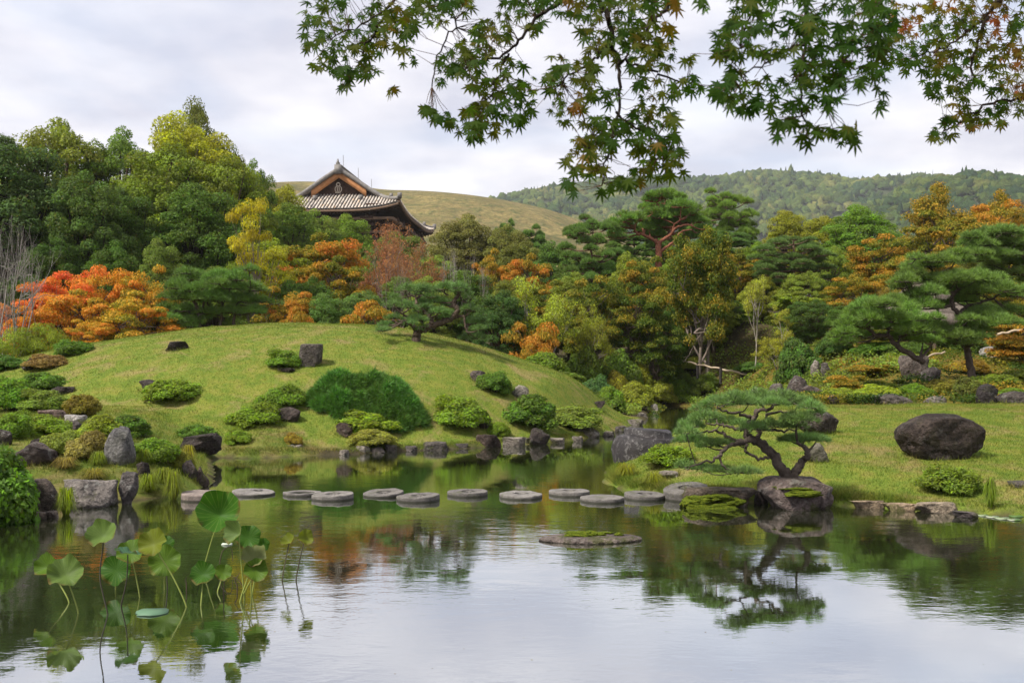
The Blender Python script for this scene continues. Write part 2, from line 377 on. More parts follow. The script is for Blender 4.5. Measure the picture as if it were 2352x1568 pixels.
R1 = [(980, 571), (1060, 511), (1110, 485), (1150, 471), (1200, 456), (1280, 441), (1350, 430), (1430, 421), (1500, 425), (1560, 435), (1620, 423), (1700, 411), (1770, 405), (1830, 410), (1880, 421), (1950, 431), (2000, 428), (2050, 421), (2110, 415), (2180, 429), (2300, 451), (2420, 471)]
R2 = [(1900, 578), (1960, 523), (2010, 490), (2050, 464), (2100, 438), (2150, 423), (2220, 417), (2290, 422), (2352, 434), (2420, 443), (2560, 458), (2700, 498)]
h2, g2 = hill('forest_hill', R1, 1900, 900, 2300, MATS['hill_soil'], 28, 160, 8)
h3, g3 = hill('forest_hill', R2, 1150, 600, 1600, MATS['hill_soil'], 14, 120, 9)
tag(h2, kind='structure'); tag(h3, kind='structure')
def wood(name, grid, n, ylo, size, seed, label, conifer=.13, dark=0):
    xs, ys, Z = grid; rg = np.random.default_rng(seed)
    sel = np.where(ys > ylo)[0]; ymax = ys[np.argmax(Z.max(1))] + 60
    X = rg.uniform(xs[0], xs[-1], n); Y = rg.uniform(ylo, ymax, n)
    ix = np.clip(np.interp(X, xs, np.arange(len(xs))), 0, len(xs) - 1.01); iy = np.clip(np.interp(Y, ys, np.arange(len(ys))), 0, len(ys) - 1.01)
    i0, j0 = ix.astype(int), iy.astype(int); fx, fy = ix - i0, iy - j0
    z = Z[j0, i0] * (1 - fx) * (1 - fy) + Z[j0, i0 + 1] * fx * (1 - fy) + Z[j0 + 1, i0] * (1 - fx) * fy + Z[j0 + 1, i0 + 1] * fx * fy
    bv, bf = ICO[1]
    keep = bv[bf].mean(1)[:, 2] > -.2; bf = bf[keep]
    V = []; rnd = []; tint = []
    cn = fbm(np.stack([X / 55, Y / 55, X * 0], 1), seed, 3)
    for i in range(n):
        s = size * rg.uniform(.45, 1.4); con = (rg.random() < conifer * (1 + cn[i] * 1.6))
        v = bv * (1 + .28 * rg.standard_normal((len(bv), 1)))
        if con: v = v * [.45, .45, 1.0]; v[:, :2] *= np.clip(1.0 - .62 * (v[:, 2:] + .3), .05, 2)
        v = v * s * [.62, .62, .62] + [X[i], Y[i], z[i] + s * (.55 if con else .3)]
        V.append(v); b = rg.random(); rnd.append(np.clip(b * .6 + .4 * rg.random(len(bf)), 0, 1)); tint.append(np.full(len(bf), .12 * rg.random() if con else np.clip(.42 + .35 * cn[i] + .16 * rg.standard_normal() + dark, .05, .85)))
    V = np.concatenate(V); F = (bf[None] + (np.arange(n) * len(bv))[:, None, None]).reshape(-1, 3)
    o = obj(name, mesh(name, V, F, {'rnd': np.concatenate(rnd), 'tint': np.concatenate(tint)}), MATS['wood'])
    return tag(o, label, 'forest', kind='stuff')
t = NT('wood'); c = t.ramp(t.attr('tint'), [(0, (.022, .05, .022)), (.3, (.055, .09, .022)), (.65, (.105, .135, .03)), (1, (.18, .16, .05))])
c = t.mix(1, c, t.ramp(t.attr('rnd'), [(0, (.6,) * 3), (1, (1.3,) * 3)]), 'MULTIPLY'); n = t.noise(.4, 4, .75, t.pos())
c = t.mix(1, c, t.ramp(n, [(.3, (.45,) * 3), (.7, (1.5,) * 3)]), 'MULTIPLY'); t.done(t.bsdf(c, 1, t.bump(n, 1, 3), spec=.05))
wood('forest', g2, 7600, 1100, 12.5, 21, 'far wooded mountain ridge, hazy green, under the hanging maple leaves')
wood('forest', g3, 2800, 720, 11, 22, 'darker wooded hill at the right edge, in front of the far ridge', .1, -.2)
# lone dark trees on the bald hill's skyline

# ------------------------------------------------------------------ vegetation builders
def leafquads(P, N, l, w, rg):
    n = len(P); N = norm(N); a = norm(np.cross(N, rg.standard_normal((n, 3)))); b = np.cross(N, a)
    l = (l * rg.uniform(.65, 1.3, n))[:, None] / 2; w = (w * rg.uniform(.65, 1.3, n))[:, None] / 2
    V = np.stack([P - a * l, P + b * w * 1.5 - N * w * .35, P + a * l], 1).reshape(-1, 3)
    return V, np.arange(3 * n).reshape(n, 3)
def puffs(rg, C, R, n, shell=.45, up=.35, jit=.6, low=-.6):
    """leaf positions, normals, tint of each puff"""
    P, N, T = [], [], []
    for c, r in zip(C, R):
        k = int(n * (.75 + .5 * rg.random())); d = norm(rg.standard_normal((k * 2, 3))); d = d[d[:, 2] > low + .3 * rg.random(len(d))][:k]
        s = 1 - shell * rg.random(len(d)) ** 2
        bump = 1 + .16 * vnoise(d * 2.3 + c, 3)
        P.append(c + d * r * (s * bump)[:, None]); N.append(norm(d / r * np.mean(r)) + jit * rg.standard_normal((len(d), 3)) + [0, 0, up])
        T.append(np.clip(np.full(len(d), rg.random()) * .7 + .3 * rg.random(len(d)), 0, 1))
    return np.concatenate(P), np.concatenate(N), np.concatenate(T)
def foliage(name, rg, C, R, n, l, w, **k):
    P, N, T = puffs(rg, C, R, n, **k); V, F = leafquads(P, N, l, w, rg)
    return mesh(name, V, F, {'rnd': rg.random(len(F)), 'tint': T})
def limb(mb, P, r0, r1, k=4, n=5):
    Q = spline(P, k); mb.tube(Q, np.linspace(r0, r1, len(Q)), n, cap=False)
def fib(n, rg):
    i = np.arange(n) + .5; ph = np.arccos(1 - 2 * i / n); th = pi * (1 + 5 ** .5) * i + rg.random() * 6
    return np.stack([np.cos(th) * np.sin(ph), np.sin(th) * np.sin(ph), np.cos(ph)], 1)
PROTO = {}
def fin(key, parts):                 # measure what was built so that copies come out at the asked size
    me = parts[-1][1]; v = np.empty(len(me.vertices) * 3, np.float32); me.vertices.foreach_get('co', v); v = v.reshape(-1, 3)
    PROTO[key] = dict(H=float(np.percentile(v[:, 2], 99.7)), W=float(np.percentile(np.abs(v[:, :2]), 98.5)) * 2, parts=parts)
def proto_broad(key, seed, H=11.0, W=9.0, bottom=.06, npuff=125, n=330, l=.24, w=.14, pr=(.55, 1.0), dome_=1.0):
    rg = np.random.default_rng(seed); z0 = H * bottom; cz = (H + z0) / 2; hz = (H - z0) / 2
    D = fib(npuff, rg) + .16 * rg.standard_normal((npuff, 3)); D = norm(D)
    s = (1 - .45 * rg.random(npuff) ** 2.2)[:, None] * .86; env = 1 - .32 * np.clip(-D[:, 2:], 0, 1) - .12 * np.clip(D[:, 2:], 0, 1) * (2 - dome_)
    C = D * s * [W / 2, W / 2, hz] * np.hstack([env, env, np.ones_like(env)]) + [0, 0, cz]
    R = np.stack([rg.uniform(*pr, npuff)] * 3, 1) * [1.08, 1.08, .8]
    mb = MB(); tr = H * .025
    top = np.array([rg.normal() * .3, rg.normal() * .3, H * .62])
    limb(mb, [[0, 0, -.4], [.1, 0, H * .15], [top[0] * .5, top[1] * .5, H * .35], top], tr * 1.5, tr * .5, 4, 7)
    for c in C[::3]:
        b = top * (.3 + .5 * rg.random()); limb(mb, [b, (b + c) / 2 + rg.standard_normal(3) * .25, c], tr * .5, tr * .12, 3, 4)
    fin(key, [('trunk', mb.mesh('trunk', True), 'bark'), ('crown', foliage('crown', rg, C, R, n, l, w), 'leaf')])
def proto_maple(key, seed, H=6.0, W=7.0, npad=66, n=400, l=.16, w=.11, bottom=.12, pr=(.5, .95), flat=.34, stems=3, mat='maple_leaf'):
    rg = np.random.default_rng(seed); C = []; 
    while len(C) < npad:
        d = rg.uniform(-1, 1, 3)
        if not .35 < np.linalg.norm(d) < 1: continue
        C.append([d[0] * W * .43, d[1] * W * .43, H * (bottom + .04 + (1 - bottom) * .86 * (.5 + .5 * d[2]) )])
    C = np.array(C); R = np.stack([rg.uniform(*pr, npad)] * 3, 1) * [1, 1, flat]
    mb = MB(); tr = H * .018
    for k in range(stems):
        a = rg.random() * 6.3; e = np.array([cos(a) * W * .2, sin(a) * W * .2, H * .6]); Q = spline([[cos(a) * tr * 2, sin(a) * tr * 2, -.3], [cos(a) * .15, sin(a) * .15, H * .2], e * [.5, .5, .75], e], 4)
        mb.tube(Q, np.linspace(tr * 1.3, tr * .5, len(Q)), 6, cap=False)
        for c in C[k::stems]:
            q = Q[int(len(Q) * rg.uniform(.3, .95))]; limb(mb, [q, (q + c) / 2 + [0, 0, .2 * rg.normal()], c], tr * .42, tr * .1, 3, 4)
    fin(key, [('trunk', mb.mesh('trunk', True), 'bark'), ('crown', foliage('crown', rg, C, R, n, l, w, up=1.3, jit=.55, shell=.7), mat)])
def needles(P, Dn, L, wd, k, rg, spread=.75):
    n = len(P); P = np.repeat(P, k, 0); D = norm(np.repeat(norm(Dn), k, 0) + spread * rg.standard_normal((n * k, 3)))
    s = norm(np.cross(D, rg.standard_normal((n * k, 3)))) * wd / 2; L = (L * rg.uniform(.7, 1.2, n * k))[:, None]
    V = np.stack([P - s, P + s, P + D * L], 1).reshape(-1, 3); return V, np.arange(3 * n * k).reshape(-1, 3)
def pine_meshes(rg, branches, pads, L, wd, dens, k, bark_n=6, twigs=True):
    """branches: list of (points, r0, r1); pads: (c, rx, ry, rz)"""
    mb = MB(); pts = []
    for P_, r0, r1 in branches:
        Q = spline(P_, 5); Q[1:-1] += rg.standard_normal((len(Q) - 2, 3)) * min(r0, .05) * .35; rr = np.linspace(r0, r1, len(Q)); mb.tube(Q, rr, bark_n, cap=True); pts.append(np.hstack([Q, rr[:, None]]))
    pts = np.concatenate(pts); PP, DD, TT = [], [], []
    for c, rx, ry, rz in pads:
        c = np.asarray(c, float); low = c - [0, 0, rz * .4]
        cost = np.linalg.norm((pts[:, :3] - low) * [1, 1, 1.2], axis=1) + 1.5 * np.clip(pts[:, 2] - low[2], 0, 9); q = pts[np.argmin(cost)]
        if np.linalg.norm(q[:3] - low) > .02:
            m = (q[:3] + low) / 2 + [0, 0, -.06 * np.linalg.norm(q[:3] - low)] + rg.standard_normal(3) * .06 * rx
            limb(mb, [q[:3], m, low], max(q[3] * .6, wd * 1.3), wd * 1.1, 4, 5)
        nt = max(8, int(dens * rx * ry * pi)); a = rg.random(nt) * 2 * pi; r = np.sqrt(rg.random(nt)) * (1 + .12 * np.sin(a * 3 + rg.random() * 6))
        x, y = np.cos(a) * r, np.sin(a) * r
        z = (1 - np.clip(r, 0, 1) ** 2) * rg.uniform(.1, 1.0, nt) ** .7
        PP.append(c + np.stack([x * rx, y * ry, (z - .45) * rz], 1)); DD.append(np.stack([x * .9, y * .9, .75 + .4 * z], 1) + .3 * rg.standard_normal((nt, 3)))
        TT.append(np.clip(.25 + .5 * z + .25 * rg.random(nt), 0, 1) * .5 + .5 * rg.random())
        if twigs:
            for j in range(6):
                aa = j * 1.05 + rg.random(); e = low + [cos(aa) * rx * .8, sin(aa) * ry * .8, rz * .12]
                limb(mb, [low, (low + e) / 2 + [0, 0, -rz * .1], e], wd * 1.6, wd * .6, 2, 3)
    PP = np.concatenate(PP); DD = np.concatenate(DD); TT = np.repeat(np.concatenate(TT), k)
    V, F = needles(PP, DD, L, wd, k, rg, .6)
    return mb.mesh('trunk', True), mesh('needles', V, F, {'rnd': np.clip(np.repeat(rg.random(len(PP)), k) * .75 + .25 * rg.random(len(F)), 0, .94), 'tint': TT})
def proto_pine(key, seed, H=9.0, W=7.0, npad=64, bottom=.36, L=.27, wd=.028, dens=110, k=10, lean=.6):
    rg = np.random.default_rng(seed); tr = H * .02
    T = [[0, 0, -.4], [lean * .3, .1, H * .25], [lean, -.1, H * .5], [lean * .4, .1, H * .72], [lean * .7, 0, H * .92]]
    br = [(T, tr * 1.3, tr * .35)]; pads = []
    for i in range(npad):
        f = (i + .5) / npad; z = H * (bottom + (1 - bottom) * .95 * f); wdt = W / 2 * max(1 - ((f - .5) / .56) ** 2, .05) ** .5 * rg.uniform(.3, 1.0); a = i * 2.4 + rg.random() * .6
        r = rg.uniform(.5, 1.0) * W / 7; pads.append(([lean * .5 + cos(a) * wdt, sin(a) * wdt, z + rg.normal() * .2], r, r, r * .42))
    tm, nm = pine_meshes(rg, br, pads, L, wd, dens, k)
    fin(key, [('trunk', tm, 'bark'), ('crown', nm, 'needle')])
def branchy(rg, mb, p, d, L, r, lev, maxlev, tips, up=.12, spread=.55, n=(3, 5)):
    m = 4; P_ = [np.array(p)]; dd = np.array(d, float)
    for i in range(m): dd = norm(dd + .14 * rg.standard_normal(3) + [0, 0, up * .5]); P_.append(P_[-1] + dd * L / m)
    V, F = tube(np.array(P_), np.linspace(r, r * .55, m + 1), 5 if lev < 2 else 3); mb.add(V, F)
    if lev >= maxlev: tips.append(P_[-1]); tips.append(P_[2]); return
    for k in range(rg.integers(*n) + (1 if lev == 0 else 0)):
        j = rg.integers(2, m + 1); nd = norm(dd + spread * rg.standard_normal(3) + [0, 0, up]); branchy(rg, mb, P_[j], nd, L * rg.uniform(.55, .8), r * .55, lev + 1, maxlev, tips, up, spread, n)
def proto_bare(key, seed, H=6.0, stems=3, maxlev=4, leaves=0, l=.12, w=.09, spread=.5, puff=.35, mat='leaf', r0=.06, n=(3, 5)):
    rg = np.random.default_rng(seed); mb = MB(); tips = []
    for k in range(stems): a = k * 6.28 / stems + rg.random(); branchy(rg, mb, [cos(a) * .1, sin(a) * .1, -.3], [cos(a) * .35 * (stems > 1), sin(a) * .35 * (stems > 1), 1], 2.2, r0, 0, maxlev, tips, spread=spread, n=n)
    V = np.concatenate(mb.V); s = H / V[:, 2].max(); mb.V = [v * s for v in mb.V]; V = V * s; parts = [('trunk', mb.mesh('trunk', True), 'bark')]
    if leaves:
        T = np.array(tips) * s; T = T[T[:, 2] > H * .3]
        parts.append(('crown', foliage('crown', rg, T, np.full((len(T), 3), puff) * [1, 1, .6], leaves, l, w, up=.8, shell=.8, low=-1), mat))
    fin(key, parts)
def proto_shrub(key, seed, W=1.0, H=.62, n=680, l=.055, w=.032, npuff=26, loose=False):
    rg = np.random.default_rng(seed); D = norm(fib(npuff * 2, rg)); D = D[D[:, 2] > -.15][:npuff]; D += .12 * rg.standard_normal(D.shape)
    C = D * [W * .36, W * .36, H * .62] * rg.uniform(.8, 1.05, (len(D), 1)) + [0, 0, H * .22]
    R = np.stack([rg.uniform(.13, .21, len(C))] * 3, 1) * W * [1, 1, .85]
    mb = MB()
    for c in C: limb(mb, [[c[0] * .15, c[1] * .15, -.05], c * .6, c], .012 * W, .004 * W, 2, 4)
    fin(key, [('stem', mb.mesh('stem', True), 'bark'), ('leaves', foliage('leaves', rg, C, R, n, l, w, up=.5, jit=.5 if not loose else .8, shell=.6 if not loose else 1), 'leaf')])
for k in range(4): proto_broad('broad%d' % k, 100 + k)
for k in range(2): proto_broad('fine%d' % k, 120 + k, H=8, W=8, npuff=110, n=390, l=.165, w=.10, pr=(.42, .85), bottom=.03)
for k in range(2): proto_broad('high%d' % k, 125 + k, H=15, W=8, npuff=170, n=340, l=.22, w=.13, pr=(.5, 1.0), bottom=.05)
for k in range(2): proto_broad('tall%d' % k, 130 + k, H=14, W=7, npuff=60, n=520, l=.24, w=.13, pr=(.6, 1.15), bottom=.15)
for k in range(3): proto_maple('maple%d' % k, 140 + k)
proto_maple('lowmaple', 149, H=1.6, W=4, npad=44, n=380, l=.12, w=.09, bottom=.2, pr=(.4, .75), flat=.24)
proto_maple('green_layer', 151, H=6, W=6.5, npad=44, n=520, l=.19, w=.13, mat='leaf')
proto_maple('pruned', 152, H=1.5, W=3, npad=14, n=700, l=.09, w=.05, bottom=.35, pr=(.45, .7), flat=.33, mat='leaf')
for k in range(3): proto_pine('pine%d' % k, 160 + k, lean=(-.6, .5, .9)[k], H=(9, 8, 9.5)[k])
proto_bare('bare', 170, maxlev=5, spread=.62, n=(2, 4), r0=.075); proto_bare('bare2', 171, H=5, stems=2, maxlev=4)
proto_bare('redtwig', 172, H=6.5, stems=4, maxlev=4, leaves=13, l=.11, w=.08, mat='leaf', puff=.3, spread=.5)
proto_bare('sparse', 173, H=5.5, stems=2, maxlev=4, leaves=40, l=.13, w=.08, puff=.38, r0=.085, n=(2, 4))
proto_bare('sparse2', 174, H=5.5, stems=1, maxlev=4, leaves=42, l=.13, w=.08, puff=.36, r0=.1, spread=.5, n=(2, 4))
proto_maple('yellow', 175, H=6.5, W=6, npad=24, n=300, l=.16, w=.1, bottom=.5, pr=(.5, .95), flat=.35, stems=2, mat='leaf')
proto_bare('bigmaple', 176, H=7, stems=2, maxlev=4, leaves=130, l=.15, w=.11, puff=.5, mat='maple_leaf', r0=.12, spread=.5, n=(2, 5))
proto_bare('thinmaple', 177, H=7, stems=3, maxlev=4, leaves=50, l=.16, w=.11, puff=.42, mat='maple_leaf', r0=.1, spread=.5, n=(3, 5))
for k in range(4): proto_shrub('shrub%d' % k, 180 + k)
proto_shrub('dense_shrub', 186, n=760, l=.055, w=.042, npuff=34); proto_shrub('loose_shrub', 187, n=440, l=.07, w=.03, loose=True)

def make(kind, name, label, cat, loc, W, H, color, bark=(.09, .065, .045), rot=None, group=None, depth=None):
    p = PROTO[kind]; rgk = random.Random(label); e = obj(name, None, loc=loc)
    e.empty_display_size = .3; e.rotation_euler = (0, 0, rgk.random() * 6.28 if rot is None else rot)
    sx = W / p['W']; e.scale = (sx, sx if depth is None else depth, H / p['H'])
    for nm, me, mt in p['parts']:
        o = obj(nm, me, MATS[mt], e); o.color = (tuple(bark) + (1,)) if mt == 'bark' else (tuple(color) + (1,) * (4 - len(color)))
    return tag(e, label, cat, group)
def tree(kind, name, label, x0, x1, ytop, D, color, bark=(.09, .065, .045), cat='tree', group=None, rot=None, base=None):
    xc = (x0 + x1) / 2; X = (xc - CX) / F_PX * D; zb = gz(X, D) - .05; zt = CAM_H + (HOR - ytop) / F_PX * D; W = (x1 - x0) / F_PX * D
    if kind[:5] in ('broad', 'fine0', 'fine1') and (zt - zb) / W > 1.45: kind = 'high%d' % (random.Random(label).randrange(2))
    return make(kind, name, label, cat, (X, D, zb), W, zt - zb, color, bark, rot, group)
def shrub(label, x0, x1, ytop, ybase, color, kind=None, D=None, name='shrub', cat='shrub', group=None):
    xc = (x0 + x1) / 2
    if D is None: p = hit(xc, ybase)
    else: X = (xc - CX) / F_PX * D; p = np.array([X, D, gz(X, D)])
    D = p[1]; W = (x1 - x0) / F_PX * D; y = D + W * .3; X = (xc - CX) / F_PX * y; zg = gz(X, y)
    zg = min(zg, p[2]) ; H = max(CAM_H + (HOR - ytop) / F_PX * y - zg, W * .35)
    k = kind or 'shrub%d' % (random.Random(label).randrange(4))
    return make(k, name, label, cat, (X, y, zg - .04), W * 1.02, H, color, (.06, .045, .03), None, group)

# ------------------------------------------------------------------ background trees
DG, MG, OL, YG, LG, BG = (.036, .066, .026), (.062, .105, .022), (.095, .12, .024), (.17, .19, .022), (.10, .155, .024), (.042, .085, .042)
GREY, PALE, REDB, BROWN, DARK = (.20, .17, .14), (.34, .30, .26), (.24, .10, .06), (.09, .065, .045), (.035, .028, .022)
T = tree
G1 = 'evergreen trees of the tall wood on the left'
T('broad0', 'evergreen_tree', 'dark blue-green evergreen filling the left frame edge above the red maple', -110, 170, 325, 54, DG, DARK, group=G1)
T('broad1', 'evergreen_tree', 'dark evergreen with drooping boughs just right of the left frame edge tree', 110, 300, 405, 53, (.042, .075, .022), DARK, group=G1)
T('broad2', 'evergreen_tree', 'lighter green round-topped evergreen behind the dark leftmost trees', 0, 250, 285, 68, OL, group=G1)
T('broad3', 'evergreen_tree', 'mid green evergreen in the middle of the left wood skyline', 170, 370, 305, 70, MG, group=G1)
T('broad0', 'evergreen_tree', 'broad olive evergreen with billowing crown below the yellow-green skyline tree', 260, 500, 345, 62, (.085, .125, .022), group=G1)
T('broad2', 'evergreen_tree', 'large olive evergreen on the right shoulder of the left wood', 415, 620, 372, 62, (.09, .125, .022), group=G1)
T('fine0', 'evergreen_tree', 'small evergreen at the right end of the left wood beside the hill', 540, 640, 378, 76, MG, group=G1)
T('tall0', 'cedar_tree', 'tall dark cedar forming the highest peak of the left wood', 385, 520, 240, 92, (.075, .095, .024), group='cedars above the left wood')
T('tall1', 'cedar_tree', 'dark cedar behind the right shoulder of the left wood', 460, 580, 330, 88, (.06, .08, .022), group='cedars above the left wood')
T('tall1', 'cedar_tree', 'thin pointed cedar tip rising from the left wood skyline', 118, 170, 280, 90, (.08, .12, .03), group='cedars above the left wood')
T('fine1', 'yellow_tree', 'yellow-green tree glowing on the skyline below the highest cedar', 310, 545, 272, 80, YG, GREY)
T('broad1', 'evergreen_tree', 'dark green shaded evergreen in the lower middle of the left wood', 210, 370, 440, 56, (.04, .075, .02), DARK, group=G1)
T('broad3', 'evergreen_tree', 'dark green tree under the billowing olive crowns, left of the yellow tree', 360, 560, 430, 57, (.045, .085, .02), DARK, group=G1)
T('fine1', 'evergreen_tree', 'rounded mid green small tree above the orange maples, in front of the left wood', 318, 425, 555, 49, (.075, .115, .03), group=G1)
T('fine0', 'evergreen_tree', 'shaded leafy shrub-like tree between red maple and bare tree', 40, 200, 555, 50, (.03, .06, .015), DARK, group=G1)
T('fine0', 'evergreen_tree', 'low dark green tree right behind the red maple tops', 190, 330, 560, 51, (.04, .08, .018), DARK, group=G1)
T('bare', 'bare_tree', 'leafless grey-white tree at the left frame edge with fanned twigs', -75, 125, 488, 40.5, GREY, (.30, .27, .25), rot=.6)
T('bare2', 'bare_tree', 'slender leafless tree beside the left bare tree, reaching the frame edge', -40, 60, 500, 42, GREY, (.30, .27, .25))
G2 = 'orange maples behind the mound'
def M(label, x0, x1, yt, D, mean, spread=.35, kind=None, bark=(.12, .09, .07), name='maple_tree', group=G2): 
    return T(kind or 'maple%d' % random.Random(label + 'k').randrange(3), name, label, x0, x1, yt, D, (mean, spread, .6 if (x1 < 520 and D < 48) else .2), bark, cat='maple', group=group)
M('scarlet maple crowning the left end of the orange maple bank', 50, 250, 625, 47, .68, .3)
M('red maple at the left frame edge behind the bare tree foot', -60, 110, 690, 44.5, .62, .3)
M('orange maple in the centre of the maple bank with red top', 180, 330, 618, 46.5, .57, .32)
M('orange-yellow maple left of the mound pine with many trunks', 270, 410, 612, 46, .50, .32)
M('golden orange maple low in the bank above the mound edge', 90, 270, 668, 44, .50, .28)
M('golden maple with green patches touching the mound lawn', 210, 400, 672, 43, .46, .36)
M('deep orange maple low above the pale pruned bushes', 0, 130, 705, 43, .58, .3)
M('low orange maple right at the mound edge by the clipped green shrub', 140, 260, 735, 41.5, .50, .36)
M('orange maple right of the multi-trunked pine behind the mound', 575, 735, 660, 46, .48, .4)
M('small orange maple pad behind the crest, near the shrub hedge', 640, 720, 705, 43, .46, .35, 'lowmaple')
M('flat orange maple dome left of the crest pine', 780, 915, 692, 43, .45, .38, 'lowmaple')
M('orange-green maple below the temple roof with pale branches', 640, 830, 540, 58, .47, .5)
M('green and gold maple leaning from the orange-green maple below the temple', 700, 850, 590, 55, .38, .35)
M('orange maple just right of the pale bare trees, mid distance', 1080, 1180, 575, 62, .46, .35)
M('brick-orange maple left of the red-trunked pine', 1160, 1275, 585, 60, .50, .35)
M('orange-tinged maple low behind the mound pine right side', 1180, 1330, 645, 55, .34, .35)
M('small bright orange maple at the right foot of the mound', 1150, 1282, 742, 45.5, .46, .3, 'lowmaple')
M('bright orange low maple spray below the white-trunked tree', 1190, 1270, 790, 44, .47, .2, 'lowmaple')
M('olive maple with yellow leaves in front of the dark hollow', 1290, 1440, 640, 52, .27, .35)
M('green maple with layered boughs above the crooked trunk', 1390, 1540, 660, 52.5, .25, .35)
M('dark green maple over the garden path behind the bamboo rail', 1440, 1570, 735, 52, .18, .25)
M('large green-gold maple with forked pale trunk behind the bamboo rail', 1490, 1740, 545, 53, .28, .35, 'bigmaple', (.26, .21, .17), group=None)
M('orange-topped maple crown left of the large forked maple', 1420, 1560, 590, 58, .34, .35)
M('orange maple between forked maple and the middle pine', 1640, 1750, 575, 60, .36, .35)
M('orange-brown maple in front of the dark-trunked tree', 1950, 2110, 545, 60, .41, .3)
M('gold-green maple on the right below the brown crown', 2060, 2260, 488, 57, .35, .25)
M('orange maple below the gold-green one on the right', 2020, 2180, 580, 52, .38, .3)
M('reddish brown maple twigs left of the thatched roof', 1890, 2030, 640, 50, .38, .35)
M('large brown-orange tree on the right skyline', 2070, 2290, 428, 82, .40, .12, 'thinmaple', group=None)
M('brown-orange tree at the right frame edge skyline', 2230, 2400, 445, 78, .41, .12, 'thinmaple', group=None)
M('red-leaved maple at the right frame edge', 2190, 2370, 470, 66, .46, .3)
M('low orange maple at the right frame edge on the mossy slope', 2270, 2420, 770, 38, .42, .3, 'lowmaple')
M('orange maple spray in front of the right slope pines', 2240, 2360, 715, 41, .42, .3, 'lowmaple')
M('orange maple at right edge above the mossy slope', 2280, 2400, 640, 44, .36, .3)
M('low orange maple beside the slope boulder', 1950, 2075, 838, 37, .38, .25, 'lowmaple')
M('yellow-green low maple left of the slope boulder', 1900, 2010, 862, 34, .37, .3, 'lowmaple')
M('green maple beside the waterfall gully', 1930, 2080, 755, 42, .22, .3)
M('bright green low maple in front of the slope boulder', 1985, 2100, 872, 32, .20, .2, 'lowmaple')
T('yellow', 'yellow_tree', 'tall bright yellow tree with slanting pale trunk left of the temple', 522, 628, 452, 51, (.21, .195, .014), (.25, .2, .15), rot=2)
T('yellow', 'yellow_tree', 'lower bright yellow tree right below the tall yellow one', 545, 672, 556, 53, (.16, .175, .016), (.25, .2, .15), rot=4.2)
G3 = 'trees of the middle ground below the temple'
